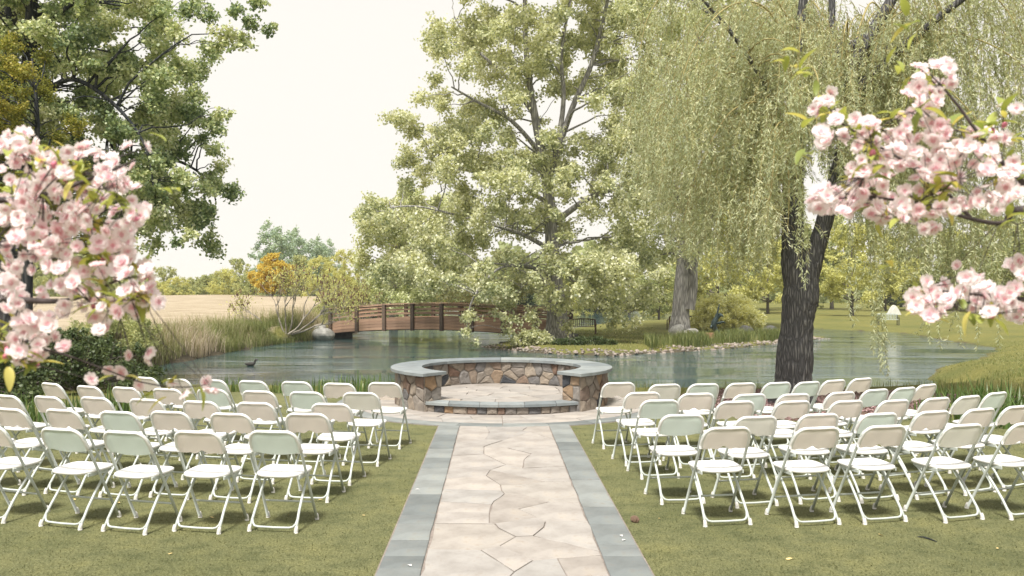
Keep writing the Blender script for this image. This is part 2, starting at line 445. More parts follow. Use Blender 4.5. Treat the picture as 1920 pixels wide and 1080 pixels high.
# ------------------------------------------------------------------ terrain, pond, turf
ZW = -0.90
POND = np.array([(-16, 22.5), (-12, 20.6), (-9, 19.6), (-3, 19.2), (3, 19.0), (8, 19.2), (10.6, 20.4), (12.4, 23.5), (13.4, 26.6), (15.5, 30),
                 (20.6, 35.8), (25, 42.7), (25.8, 48), (27.6, 58), (24.4, 66), (20.5, 60), (20.2, 52), (18.4, 49.4), (15.2, 45.8), (10.9, 41.5),
                 (7.8, 39), (4.9, 37), (2.6, 38.2), (-0.7, 42.7), (0.4, 46), (1.2, 50), (3, 56), (6, 66), (12, 80), (22, 92), (24, 130), (-12, 130), (-14, 90),
                 (-9.5, 62), (-9.0, 55), (-10.3, 50.5), (-11.9, 44.4), (-12.5, 38), (-12.9, 31.3), (-14.8, 27)], float)

def pond_sd(P):
    """signed distance to the pond outline, positive on land"""
    P = np.asarray(P, float)
    dmin = np.full(len(P), 1e9); inside = np.zeros(len(P), bool)
    n = len(POND)
    for i in range(n):
        a, b = POND[i], POND[(i + 1) % n]
        ab = b - a
        t = np.clip(((P - a) @ ab) / (ab @ ab), 0, 1)
        dmin = np.minimum(dmin, np.linalg.norm(P - (a + t[:, None] * ab), axis=1))
        c = ((a[1] > P[:, 1]) != (b[1] > P[:, 1]))
        with np.errstate(divide='ignore', invalid='ignore'):
            xi = (b[0] - a[0]) * (P[:, 1] - a[1]) / (b[1] - a[1] + 1e-12) + a[0]
        inside ^= c & (P[:, 0] < xi)
    return np.where(inside, -dmin, dmin)

def ground_z(x, y):
    x = np.atleast_1d(np.asarray(x, float)); y = np.atleast_1d(np.asarray(y, float))
    sd = pond_sd(np.stack([x, y], 1))
    wob = 0.35 * np.sin(x * 1.3 + y * 0.7) * np.sin(y * 1.1 - x * 0.6) * np.clip((y - 18) / 6, 0, 1)
    sd = sd + wob
    G = -0.045 - 0.60 * sstep(20, 36, y)
    left = sstep(-9.5, -11.5, x) * sstep(22, 28, y)
    hill = -0.25 + 1.72 * sstep(40, 72, y) - 2.2 * sstep(80, 130, y)
    G = G * (1 - left) + hill * left
    G = G + 0.25 * sstep(70, 120, y) * (1 - left)
    G = G + 0.18 * np.sin(x * 0.21 + 1) * np.sin(y * 0.17) * sstep(40, 60, y)
    w = 1.7 - 0.9 * left
    land = ZW + (G - ZW) * (0.16 + 0.84 * sstep(0, 1, sd / w))
    bed = ZW - np.clip(-sd * 0.5, 0.02, 1.0)
    return np.where(sd > 0, land, bed)

def gz(x, y): return float(ground_z(x, y)[0])

xs = np.unique(np.concatenate([np.linspace(-900, -250, 8), np.arange(-250, -40, 9.0), np.arange(-40, 40, 0.65), np.arange(40, 250, 9.0), np.linspace(250, 900, 8)]))
ys = np.unique(np.concatenate([np.linspace(-200, -30, 5), np.arange(-30, 15, 1.5), np.arange(15, 72, 0.55), np.arange(72, 140, 2.0), np.arange(140, 400, 14.0), np.linspace(400, 2000, 8)]))
gx, gy = np.meshgrid(xs, ys)
fx, fy = gx.ravel(), gy.ravel()
tz = ground_z(fx, fy)
nx, ny = len(xs), len(ys)
ii = (np.arange(ny - 1)[:, None] * nx + np.arange(nx - 1)[None, :]).ravel()
me = big_mesh('ground', np.stack([fx, fy, tz], 1), np.stack([ii, ii + 1, ii + nx + 1, ii + nx], 1), M['terrain'], smooth=True)
sd = pond_sd(np.stack([fx, fy], 1))
at = me.attributes.new('dry', 'FLOAT', 'POINT')
at.data.foreach_set('value', (sstep(-11.0, -13.5, fx) * sstep(36, 43, fy) * sstep(150, 120, fy)).astype(np.float32))
at = me.attributes.new('bank', 'FLOAT', 'POINT')
at.data.foreach_set('value', (sstep(0.75, 0.05, sd) * np.where(fx > 11, 0.55, 1.0)).astype(np.float32))
tag(link('ground', me), kind='structure')

wv = np.array([(-45, 17, ZW), (45, 17, ZW), (45, 140, ZW), (-45, 140, ZW)], float)
tag(link('pond_water', big_mesh('pond_water', wv, np.array([[0, 1, 2, 3]]), M['water'])), kind='structure')

tx = np.linspace(-13, 11, 60); ty = np.linspace(-5, 1, 30) 
TURF_BACK = lambda x: 15.9 + 0.25 * np.sin(x * 0.9) - 1.6 * sstep(1.9, 4.2, x) - 0.9 * sstep(5.0, 8.0, x) - 1.2 * sstep(-4, -9, x)
V = []; nxx, nyy = 60, 40
for j in range(nyy):
    for x in tx:
        yb = float(TURF_BACK(x)); V.append((x, -5 + (yb + 5) * j / (nyy - 1), 0.0))
F = np.array([[j * nxx + i, j * nxx + i + 1, (j + 1) * nxx + i + 1, (j + 1) * nxx + i] for j in range(nyy - 1) for i in range(nxx - 1)])
tag(link('turf', big_mesh('turf', np.array(V), F, M['turf'])), kind='structure')

# ------------------------------------------------------------------ stone pieces
def inset(poly, d):
    P = np.asarray(poly, float); n = len(P)
    area = 0.5 * np.sum(P[:, 0] * np.roll(P[:, 1], -1) - np.roll(P[:, 0], -1) * P[:, 1])
    if area < 0: P = P[::-1]
    out = []
    for i in range(n):
        a, b, c = P[i - 1], P[i], P[(i + 1) % n]
        e1 = b - a; e2 = c - b
        e1 = e1 / (np.linalg.norm(e1) + 1e-9); e2 = e2 / (np.linalg.norm(e2) + 1e-9)
        n1 = np.array([-e1[1], e1[0]]); n2 = np.array([-e2[1], e2[0]])
        m = n1 + n2; L = np.linalg.norm(m)
        m = n1 if L < 1e-6 else m / L
        s = 1.0 / max(0.5, float(np.dot(m, n1)))
        out.append(b + m * d * s)
    return np.array(out)

def rough_edge(poly, step, amp, rng):
    """split edges and nudge the new points, for a hand-broken outline"""
    P = np.asarray(poly, float); out = []
    for i in range(len(P)):
        a, b = P[i], P[(i + 1) % len(P)]
        L = np.linalg.norm(b - a); k = max(1, int(L / step))
        nrm = np.array([-(b - a)[1], (b - a)[0]]) / (L + 1e-9)
        for q in range(k):
            t = q / k
            out.append(a + (b - a) * t + (nrm * rng.normal(0, amp) if q else 0))
    return np.array(out)

def slab(poly, z0, z1, bev):
    """flat stone: poly (already inset) with a worn upper edge; the origin is its centre"""
    P = np.asarray(poly, float); n = len(P)
    q = inset(P, 0)
    top = inset(q, bev)
    c = q.mean(0)
    V = [(x - c[0], y - c[1], z0) for x, y in q] + [(x - c[0], y - c[1], z1 - bev * 0.7) for x, y in q] + [(x - c[0], y - c[1], z1) for x, y in top]
    F = [tuple(range(2 * n, 3 * n))]
    for i in range(n):
        j = (i + 1) % n
        F += [(i, j, n + j, n + i), (n + i, n + j, 2 * n + j, 2 * n + i)]
    return V, F, c

rs = np.random.default_rng(7)
aisle = tag(empty('aisle_path', (0, 6, 0)), kind='structure')
aisle.location = (0, 0, 0)

def slab_obj(name, poly, z0, z1, bev, mat, parent):
    V, F, c = slab(poly, z0, z1, bev)
    return link(name, mesh(name, V, F, mat), parent, (c[0], c[1], 0))

# mortar bed under the aisle
YE = 12.03
V, F = box_vf((0.129, (YE - 4) / 2, 0.0015), (1.85, YE + 4, 0.009))
link('mortar_bed', mesh('mortar_bed', V, F, M['joint']), aisle)

def zp(p):                                  # close-up coordinates of the aisle -> ground
    q = on_z(700 + p[0] / 3.374, 760 + p[1] / 3.374, 0.02)
    return np.array([q[0], q[1]])
XL, XR = -0.4875, 0.752
def Lp(y): return np.array([XL, zp((500, y))[1]])
def Rp(y): return np.array([XR, zp((500, y))[1]])
def pt(t):
    if isinstance(t, str): return Lp(float(t[1:])) if t[0] == 'L' else Rp(float(t[1:]))
    return zp(t)
STONES = [
 ['L122', (715, 128), (735, 165), (712, 212), 'L235'],
 [(715, 128), (985, 120), (945, 155), (995, 165), (820, 218), (712, 212), (735, 165)],
 [(985, 120), 'R120', 'R215', (995, 165), (945, 155)],
 ['L235', (712, 212), (820, 218), (700, 258), (700, 305), 'L315'],
 [(995, 165), 'R215', 'R258', (845, 266), (700, 258), (820, 218)],
 [(700, 258), (845, 266), (1000, 303), (955, 340), (945, 395), (838, 370), (700, 305)],
 [(845, 266), 'R258', 'R382', (945, 395), (955, 340), (1000, 303)],
 ['L315', (700, 305), (838, 370), 'L400'],
 ['L400', (838, 370), (740, 405), (715, 440), 'L462'],
 [(838, 370), (945, 395), 'R382', 'R478', (1085, 478), (740, 405)],
 [(740, 405), (1085, 478), (880, 500), (805, 500), (715, 440)],
 ['L462', (715, 440), (805, 500), (812, 535), 'L525'],
 [(805, 500), (880, 500), (1085, 478), 'R478', 'R608', (1110, 606), (935, 555), (830, 555), (812, 535)],
 ['L525', (812, 535), (830, 555), (765, 600), (750, 622), 'L603'],
 ['L603', (750, 622), (735, 675), 'L668'],
 [(830, 555), (935, 555), (1110, 606), (920, 650), (1040, 705), (770, 745), (735, 740), (735, 675), (750, 622), (765, 600)],
 [(1110, 606), 'R608', 'R722', (1090, 730), (1040, 705), (920, 650)],
 ['L668', (735, 675), (735, 740), (770, 745), 'L743'],
 [(770, 745), (1040, 705), (1090, 730), (1080, 765), (1012, 820), (900, 825), (790, 770)],
 ['L743', (770, 745), (790, 770), (900, 825), (800, 882), (680, 910), 'L905'],
 [(1090, 730), 'R722', 'R918', (1012, 820), (1080, 765)],
 [(900, 825), (1012, 820), 'R918', 'R940', (1165, 962), (1010, 975), (800, 882)],
 [(680, 910), (800, 882), (1010, 975), (892, 1047)],
 ['L905', (680, 910), (892, 1047), (860, 1080), (760, 1180), 'L1230'],
 [(892, 1047), (1010, 975), (1165, 962), (1230, 1080), (1290, 1190), (1000, 1260), (760, 1180), (860, 1080)],
 [(1165, 962), 'R940', 'R1060', (1230, 1080)],
 [(1230, 1080), 'R1060', 'R1300', (1000, 1260), (1290, 1190)],
 ['L1230', (760, 1180), (1000, 1260), 'R1300', 'R1700', (980, 1600), 'L1500'],
 ['L1500', (980, 1600), 'R1700', 'R2300', (900, 2100), 'L2000'],
 ['L2000', (900, 2100), 'R2300', 'R3600', 'L3600'],
]
for st in STONES:
    P = np.array([pt(t) for t in st])
    P = inset(rough_edge(inset(P, 0), 0.14, 0.006, rs), 0.0045)
    o = slab_obj('flagstone', P, 0.0, 0.016 + rs.normal(0, 0.002), 0.004, M['flagstone'], aisle)

for side, cuts in ((-1, (122, 185, 270, 330, 395, 470, 560, 693, 745, 850, 950, 1030, 1180, 1500, 2200, 3600)), (1, (122, 180, 230, 280, 360, 470, 640, 748, 878, 950, 1100, 1300, 1800, 2600, 3600))):
    yy = [YE] + [float(Lp(c)[1]) for c in cuts[1:]]
    for a, b in zip(yy[:-1], yy[1:]):
        x0, x1 = (XL - 0.298, XL - 0.004) if side < 0 else (XR + 0.004, XR + 0.292)
        P = inset(rough_edge([(x0, b), (x1, b), (x1, a), (x0, a)], 0.2, 0.003, rs), 0.0035)
        slab_obj('slate_slab', P, 0.0, 0.018 + rs.normal(0, 0.0015), 0.004, M['slate'], aisle)

# ------------------------------------------------------------------ round apron, raised stage, curved stone seat wall
CX, CY = 0.11, 14.60
def pol(a, r):            # a measured from the front (towards the camera), clockwise seen from above
    return np.array([CX + r * math.sin(a), CY - r * math.cos(a)])

apron = tag(empty('apron_paving', (0, 0, 0)), kind='structure')
P = [pol(t, 2.80) for t in np.linspace(0, 2 * math.pi, 72, endpoint=False)]
V, F, c = slab(np.array(P), -0.02, 0.005, 0.002)
link('mortar_bed', mesh('mortar_bed', V, F, M['joint']), apron, (c[0], c[1], 0))
rows = np.linspace(0, 2 * math.pi, 27)
for a0, a1 in zip(rows[:-1], rows[1:]):
    am = [a0 + (a1 - a0) * t for t in (0, 0.25, 0.5, 0.75, 1)]
    P = [pol(t, 2.79) for t in am] + [pol(t, 2.50) for t in am[::-1]]
    slab_obj('slate_slab', inset(P, 0.004), 0.0, 0.017 + rs.normal(0, 0.0015), 0.004, M['slate'], apron)

def voronoi(pts, clip):
    cells = []
    for i, p in enumerate(pts):
        poly = np.array(clip, float)
        order = np.argsort(np.linalg.norm(pts - p, axis=1))[1:26]
        for j in order:
            q = pts[j]; mid = (p + q) / 2; nn = q - p
            out = []
            d = (poly - mid) @ nn
            for a in range(len(poly)):
                b = (a + 1) % len(poly)
                if d[a] <= 0: out.append(poly[a])
                if (d[a] <= 0) != (d[b] <= 0):
                    t = d[a] / (d[a] - d[b]); out.append(poly[a] + t * (poly[b] - poly[a]))
            if len(out) < 3: poly = None; break
            poly = np.array(out)
        if poly is not None: cells.append(poly)
    return cells

def jitter_pts(w, h, s, rng, jit=0.38):
    nx, ny = max(1, round(w / s)), max(1, round(h / s))
    return np.array([((i + 0.5 + (0.25 if j % 2 else -0.25) + rng.uniform(-jit, jit)) * w / nx, (j + 0.5 + rng.uniform(-jit, jit)) * h / ny) for i in range(nx) for j in range(ny)])

def clean(poly, tol):
    out = []
    for p in poly:
        if not out or np.linalg.norm(p - out[-1]) > tol: out.append(p)
    if len(out) > 2 and np.linalg.norm(out[0] - out[-1]) <= tol: out.pop()
    return np.array(out)

# apron flagstones: an irregular mosaic on the ring between stage and slate border
ringL = 2 * math.pi * 2.2
for cell in voronoi(jitter_pts(ringL, 0.78, 0.52, rs), [(0, 0), (ringL, 0), (ringL, 0.78), (0, 0.78)]):
    cell = clean(cell, 0.04)
    if len(cell) < 3: continue
    P = rough_edge(inset(cell, 0.0), 0.16, 0.006, rs)
    P = np.array([pol(u / 2.2, 1.715 + w) for u, w in P])
    P = inset(P, 0.005)
    if len(P) < 3: continue
    slab_obj('flagstone', P, 0.0, 0.016 + rs.normal(0, 0.002), 0.004, M['flagstone'], apron)

HA = R(43)
ZF, ZC = 0.165, 0.62          # stage floor height, wall top height
RO, RI = 1.78, 1.42
# --- stage
stage = tag(empty('round_stage', (CX, CY, 0)), 'low round flagstone stage with slate-edged front step inside the curved stone wall', 'stage')
def rel(p): return np.array([p[0] - CX, p[1] - CY])
cor = np.array([RO * math.sin(HA) * 0.985, -RO * math.cos(HA)])
def front_arc(k, dr=0.0, half=None):
    """shallow arc of the step front, relative to the stage centre"""
    hw = cor[0] if half is None else half
    Rr = 2.35
    yc = cor[1] + math.sqrt(Rr * Rr - cor[0] ** 2)
    return np.array([(x, yc - math.sqrt((Rr + dr) ** 2 - x * x)) for x in np.linspace(-hw, hw, k)])
arc = front_arc(25, -0.06)
inner = [(RI * 0.995 * math.sin(t), -RI * 0.995 * math.cos(t)) for t in np.linspace(HA, 2 * math.pi - HA, 40)]
core = np.concatenate([arc, np.array(inner)])
V, F, c = slab(core, 0.0, ZF - 0.015, 0.004)
link('mortar_core', mesh('mortar_core', V, F, M['mortar']), stage, (c[0], c[1], 0))
# riser stones
n = 15
edges = np.sort(np.concatenate([[0, 1], (np.arange(1, n) + rs.uniform(-0.25, 0.25, n - 1)) / n]))
A = front_arc(200, -0.055)
def arc_at(t, off=0.0):
    i = t * (len(A) - 1); a = int(min(i, len(A) - 2)); f = i - a
    p = A[a] * (1 - f) + A[a + 1] * f; tn = A[a + 1] - A[a]; tn /= np.linalg.norm(tn)
    return p + np.array([tn[1], -tn[0]]) * off

def face_stone(name, cell, mapf, depth, rng, mat, parent, gap=0.008):
    """a wall stone: cell in wall coordinates (u, v), mapf(u, v, d) -> relative point"""
    cell = clean(cell, 0.035)
    if len(cell) < 3: return
    P = inset(rough_edge(inset(cell, 0), 0.07, 0.006, rng), gap * rng.uniform(0.6, 1.3))
    c = P.mean(0)
    if np.min(np.ptp(P, axis=0)) < 0.02: return
    Q = c + (P - c) * 0.80
    d = depth * rng.uniform(0.6, 1.25)
    n = len(P)
    tilt = rng.normal(0, 0.06, 2)
    V = [mapf(u, v, -0.02) for u, v in P] + [mapf(u, v, d * 0.65) for u, v in P]
    V += [mapf(u, v, d + (np.array([u, v]) - c) @ tilt + rng.normal(0, 0.003)) for u, v in Q]
    V.append(mapf(c[0], c[1], d * 1.12 + rng.normal(0, 0.004)))
    F = []
    for i in range(n):
        j = (i + 1) % n
        F += [(i, j, n + j, n + i), (n + i, n + j, 2 * n + j, 2 * n + i), (2 * n + i, 2 * n + j, 3 * n)]
    V = np.array(V); o = V.mean(0)
    ob = link(name, mesh(name, V - o, F, mat), parent, o)
    return ob
for a, b in zip(edges[:-1], edges[1:]):
    cell = np.array([(a, 0.004), (b, 0.004), (b, 0.120), (a, 0.120)])
    L = 2.5
    cell[:, 0] *= L
    face_stone('riser_stone', cell, lambda u, v, d: np.array([*arc_at(np.clip(u / L, 0, 1), d), v]), 0.022, rs, M['wall_stone'], stage, 0.007)
# slate nosing slabs of the step
cut = np.linspace(0, 1, 7) + np.concatenate([[0], rs.uniform(-0.03, 0.03, 5), [0]])
NO = front_arc(200, 0.0); NI = front_arc(200, -0.34)
for a, b in zip(cut[:-1], cut[1:]):
    ts = np.linspace(a, b, 6)
    at_ = lambda arr, t: arr[int(round(t * 199))]
    P = [at_(NO, t) for t in ts] + [at_(NI, t) for t in ts[::-1]]
    slab_obj('slate_slab', inset(P, 0.003), ZF - 0.042, ZF + 0.003, 0.006, M['cap_slate'], stage)
# floor flagstones
def clip_to(cell, fn_inside):
    return cell
floor_pts = jitter_pts(2.9, 2.9, 0.50, rs) - 1.45
NIa = front_arc(30, -0.345, 1.30)
clip_poly = [(1.40 * math.cos(t), 1.40 * math.sin(t)) for t in np.linspace(0, 2 * math.pi, 48, endpoint=False)]
yfront = NIa[:, 1].max()
for cell in voronoi(floor_pts, clip_poly):
    cell = clean(cell, 0.04)
    if len(cell) < 3: continue
    # trim at the nosing slabs
    lim = lambda x: float(np.interp(x, NIa[:, 0], NIa[:, 1]))
    Q = np.array([(x, max(y, lim(x) + 0.003)) for x, y in rough_edge(inset(cell, 0), 0.12, 0.005, rs)])
    if np.ptp(Q[:, 1]) < 0.08: continue
    Q = clean(Q, 0.015)
    ar = 0.5 * abs(np.sum(Q[:, 0] * np.roll(Q[:, 1], -1) - np.roll(Q[:, 0], -1) * Q[:, 1]))
    if len(Q) < 3 or ar < 0.012: continue
    slab_obj('flagstone', inset(Q, 0.005), ZF - 0.03, ZF + rs.normal(0, 0.0015), 0.004, M['flagstone'], stage)

# --- wall
wall = tag(empty('curved_seat_wall', (CX, CY, 0)), 'curved mortared fieldstone seat wall with slate cap, open towards the aisle', 'stone wall')
ts = np.linspace(HA, 2 * math.pi - HA, 64)
ring = [(RO * math.sin(t), -RO * math.cos(t)) for t in ts] + [(RI * math.sin(t), -RI * math.cos(t)) for t in ts[::-1]]
V, F, c = slab(np.array(ring), 0.0, ZC - 0.05, 0.001)
link('mortar_core', mesh('mortar_core', V, F, M['mortar']), wall, (c[0], c[1], 0))
H = ZC - 0.055
def outer(u, v, d):
    t = HA + u / RO; return np.array([(RO + d) * math.sin(t), -(RO + d) * math.cos(t), v])
def innerf(u, v, d):
    t = HA + u / RI; return np.array([(RI - d) * math.sin(t), -(RI - d) * math.cos(t), v])
Lo, Li = (2 * math.pi - 2 * HA) * RO, (2 * math.pi - 2 * HA) * RI
for cell in voronoi(jitter_pts(Lo, H, 0.175, rs, 0.48), [(0, 0), (Lo, 0), (Lo, H), (0, H)]):
    face_stone('stone', cell, outer, 0.024, rs, M['wall_stone'], wall)
for cell in voronoi(jitter_pts(Li, H - ZF, 0.17, rs, 0.48), [(0, 0), (Li, 0), (Li, H - ZF), (0, H - ZF)]):
    face_stone('stone', cell + np.array([0, ZF]), innerf, 0.022, rs, M['wall_stone'], wall)
for sgn in (-1, 1):
    t = HA * sgn
    er = np.array([math.sin(t), -math.cos(t)]); et = np.array([math.cos(t), math.sin(t)]) * -sgn
    def endf(u, v, d, er=er, et=et):
        p = er * (RI + u) + et * d; return np.array([p[0], p[1], v])
    w = RO - RI
    for cell in voronoi(jitter_pts(w, H, 0.19, rs, 0.3), [(0, 0), (w, 0), (w, H), (0, H)]):
        face_stone('stone', cell, endf, 0.026, rs, M['wall_stone'], wall)
# slate cap
ncap = 12
ext = 0.045
caps = np.linspace(HA - ext, 2 * math.pi - HA + ext, ncap + 1)
for a, b in zip(caps[:-1], caps[1:]):
    am = np.linspace(a, b, 7)
    P = [(1.885 * math.sin(t), -1.885 * math.cos(t)) for t in am] + [(1.35 * math.sin(t), -1.35 * math.cos(t)) for t in am[::-1]]
    slab_obj('capstone', inset(P, 0.003), ZC - 0.05, ZC + rs.normal(0, 0.0015), 0.006, M['cap_slate'], wall)

# ------------------------------------------------------------------ footbridge
B0 = np.array([-9.8, 51.0]); B6 = np.array([0.46, 46.2])
bd = (B6 - B0) / 6.0
bay = np.linalg.norm(bd); bdir = bd / bay; bper = np.array([-bdir[1], bdir[0]])
NB = 7.6
def arch(s):           # top-rail height along the bridge, s in bays
    return 0.93 + 0.36 * (1 - ((s - 3.8) / 3.8) ** 2)
bridge = tag(empty('footbridge', (*(B0 + bd * 3.8), ZW)), 'arched reddish timber footbridge with slatted railings over the pond', 'bridge')
bo = np.array([*(B0 + bd * 3.8), ZW])
def bp(s, off, z): p = B0 + bd * s + bper * off; return np.array([p[0], p[1], z])

def plank(name, s0, s1, off, z0, z1, thick, mat, k=4):
    """board that follows the arch between two bays; z0, z1 below the top-rail line"""
    V, F = [], []
    ss = np.linspace(s0, s1, k + 1)
    for s in ss:
        for o_, z in ((off - thick / 2, z0), (off + thick / 2, z0), (off + thick / 2, z1), (off - thick / 2, z1)):
            V.append(bp(s, o_, arch(s) + z))
    for i in range(k):
        a = i * 4
        for j in range(4):
            F.append((a + j, a + (j + 1) % 4, a + 4 + (j + 1) % 4, a + 4 + j))
    F += [(0, 3, 2, 1), (4 * k, 4 * k + 1, 4 * k + 2, 4 * k + 3)]
    V = np.array(V); c = V.mean(0)
    ang = math.atan2(bdir[1], bdir[0])
    ca, sa = math.cos(-ang), math.sin(-ang)
    W = V - c
    W = np.stack([W[:, 0] * ca - W[:, 1] * sa, W[:, 0] * sa + W[:, 1] * ca, W[:, 2]], 1)
    return link(name, mesh(name, W, F, mat), bridge, c - bo, (0, 0, ang))
bay_ends = [(i, min(i + 1, NB)) for i in range(8)]
for off, front in ((0.0, True), (2.3, False)):
    for s in list(range(8)) + [NB]:
        V, F = box_vf((0, 0, 0), (0.20, 0.17, 1.56), 0.012)
        o = link('post', mesh('post', V, F, M['post_wood']), bridge, bp(s, off + (-0.07 if front else 0.07), arch(s) - 0.80) - bo, (0, 0, math.atan2(bdir[1], bdir[0])))
        for dz in (-0.42, -0.66):
            if front:
                V, F = box_vf((0, -0.095, dz), (0.045, 0.02, 0.045), 0.008)
                link('bolt', mesh('bolt', V, F, M['dark_metal']), o)
    for a, b in bay_ends:
        g = 0.01
        for z0, z1 in ((-0.19, -0.09), (-0.42, -0.32), (-0.65, -0.55)):
            plank('rail', a + g, b - g, off + 0.045 * (1 if front else -1), z0 + rs.normal(0, 0.006), z1 + rs.normal(0, 0.006), 0.045, M['rail_wood'] if rs.random() < 0.3 else M['redwood'])
        for z0, z1 in ((-0.98, -0.81), (-1.155, -0.99), (-1.33, -1.165), (-1.50, -1.34)):
            plank('side_board', a + 0.004, b - 0.004, off + 0.045 * (1 if front else -1), z0, z1, 0.06, M['redwood'])
        plank('handrail', a, b, off - (0.03 if front else -0.03), -0.045, 0.0, 0.26, M['rail_wood'])
for i in range(int(NB * 12)):
    s = i / 12
    plank('deck_board', s + 0.003, s + 1 / 12 - 0.003, 1.15, -1.13, -1.08, 2.12, M['rail_wood'], 1)
for off in (0.35, 1.15, 1.95):
    plank('beam', 0, NB, off, -1.55, -1.14, 0.18, M['post_wood'], 14)
for s, nm in ((-0.12, 0), (NB + 0.12, 1)):
    V, F = box_vf((0, 0, 0), (0.5, 2.2, 1.3), 0.03)
    link('abutment', mesh('abutment', V, F, M['dark_boulder']), bridge, bp(s, 1.15, arch(s) - 1.95) - bo, (0, 0, math.atan2(bdir[1], bdir[0])))

# ------------------------------------------------------------------ folding chairs
def chair_meshes():
    D = {}
    top_y, foot_y, top_z = -0.205, 0.215, 0.785
    fy = lambda z: foot_y + (top_y - foot_y) * z / top_z
    hx = lambda z: 0.212 - 0.012 * (z / top_z)
    pts = [(-hx(0.02), fy(0.02), 0.02), (-hx(0.30), fy(0.30), 0.30), (-hx(0.60), fy(0.60), 0.60), (-hx(0.69), fy(0.69), 0.69)]
    rc = 0.075
    for a in np.linspace(0, 90, 7)[1:]:
        x = -(hx(0.7) - rc) - rc * math.cos(R(a)); z = top_z - 0.0125 - rc + rc * math.sin(R(a))
        pts.append((x, fy(z), z))
    pts += [(-x, y, z) for x, y, z in pts[::-1]]
    V, F = tubes([(np.array(pts), 0.0115)], 8)
    D['back_frame'] = big_mesh('back_frame', V, F, M['white_metal'], smooth=True)
    # rear leg frame: legs from below the seat front to the rear feet, closed by a low bar
    def leg(s):
        return np.array([(s * 0.165, 0.165, 0.415), (s * 0.172, 0.10, 0.385), (s * 0.178, -0.02, 0.255), (s * 0.182, -0.105, 0.150), (s * 0.186, -0.150, 0.085), (s * 0.190, -0.190, 0.018)])
    bar = [(-0.184, -0.145, 0.095), (-0.176, -0.165, 0.060), (-0.158, -0.178, 0.040), (-0.13, -0.182, 0.034), (0, -0.184, 0.032)]
    bar = np.array(bar + [(-x, y, z) for x, y, z in bar[-2::-1]])
    V, F = tubes([(leg(-1), 0.0110), (leg(1), 0.0110), (bar, 0.0085)], 8)
    D['rear_frame'] = big_mesh('rear_frame', V, F, M['white_metal'], smooth=True)
    z = 0.165
    V, F = tubes([(np.array([(-hx(z), fy(z), z), (0, fy(z), z), (hx(z), fy(z), z)]), 0.0085)], 8)
    D['stretcher'] = big_mesh('stretcher', V, F, M['white_metal'], smooth=True)
    # foot cap
    V, F = tubes([(np.array([(0, 0, 0), (0, 0, 0.012), (0, 0.004, 0.03), (0, 0.012, 0.048)]), [0.0175, 0.018, 0.0155, 0.0125])], 8)
    D['foot'] = big_mesh('foot', V, F, M['foot_cap'], smooth=True)
    D['foot_spots'] = [(-hx(0), fy(0.0), 0, 1), (hx(0), fy(0.0), 0, 1), (-0.1915, -0.197, 0, 0), (0.1915, -0.197, 0, 0)]
    # seat: dished board, straight sides that taper to the back, rolled edge
    n = 40; out = []
    for i in range(n):
        a = 2 * math.pi * i / n
        c, s = math.cos(a), math.sin(a)
        e = 0.62
        x = math.copysign(abs(c) ** e, c); y = math.copysign(abs(s) ** e, s)
        out.append((x * (0.198 + 0.014 * y), 0.035 + y * 0.195))
    out = np.array(out); cen = np.array([0, 0.035])
    rings = [(0.0, 0.437), (0.45, 0.438), (0.8, 0.444), (0.94, 0.447), (1.0, 0.441), (1.0, 0.425), (0.96, 0.418)]
    V = [(0, 0.035, 0.437)]; F = []
    for f, zz in rings[1:]:
        for p in out:
            q = cen + (p - cen) * f
            zz2 = zz + 0.006 * ((q[1] - 0.035) / 0.195) - (0.012 * max(0, (q[1] - 0.16) / 0.07) ** 2)
            V.append((q[0], q[1], zz2))
    for i in range(n):
        j = (i + 1) % n
        F.append((0, 1 + i, 1 + j))
        for r in range(len(rings) - 2):
            a = 1 + r * n
            F.append((a + i, a + n + i, a + n + j, a + j))
    last = 1 + (len(rings) - 2) * n
    F.append(tuple(last + i for i in range(n))[::-1])
    D['seat'] = mesh('seat', V, F, M['white_plastic'], smooth=True)
    # hinge brackets below the seat
    V, F = box_vf((0, 0.01, 0.408), (0.012, 0.22, 0.03), 0.003)
    D['hinge_rail'] = mesh('hinge_rail', V, F, M['white_metal'])
    # backrest shells: a rolled rim round the tube, the panel sunk inside it
    for kind in ('smooth', 'wavy'):
        nu, nv = 33, 11
        V, F = [], []
        us = np.linspace(-1, 1, nu)
        def outline(u):
            x = u * 0.196
            zt = top_z - 0.002
            ax = abs(x); k0 = 0.196 - 0.085
            if ax > k0: zt = top_z - 0.002 - 0.085 + math.sqrt(max(0.0, 0.085 ** 2 - (ax - k0) ** 2)) * 1.0
            if kind == 'smooth': zb = 0.608 - 0.022 * (1 - u * u)
            else: zb = 0.598 + 0.020 * math.exp(-(u / 0.30) ** 2) + 0.008 * math.cos(u * 11) * (1 - u * u) + 0.012 * abs(u) ** 6
            return x, zb, max(zt, zb + 0.075)
        for layer in (0, 1):                     # 0 rear surface (seen from behind), 1 front surface
            for j in range(nv):
                for u in us:
                    x, zb, zt = outline(u)
                    v = j / (nv - 1)
                    v = v * v * (3 - 2 * v) if False else v
                    z = zb + (zt - zb) * v
                    y = fy(z)
                    ex = 1 - abs(u); ez = (zt - z)
                    e = min(ex * 0.196, ez)      # distance to side or top rim
                    dish = 0.030 * float(sstep(0.004, 0.040, e))
                    bow = -0.018 * (1 - u * u)
                    if layer == 0: yy = y - 0.014 + dish + bow
                    else: yy = y + 0.012 + 0.008 * float(sstep(0, 0.03, e)) + bow + dish * 0.35
                    if layer == 1: yy = max(yy, y - 0.014 + dish + bow + 0.004)
                    V.append((x, yy, z))
        N = nu * nv
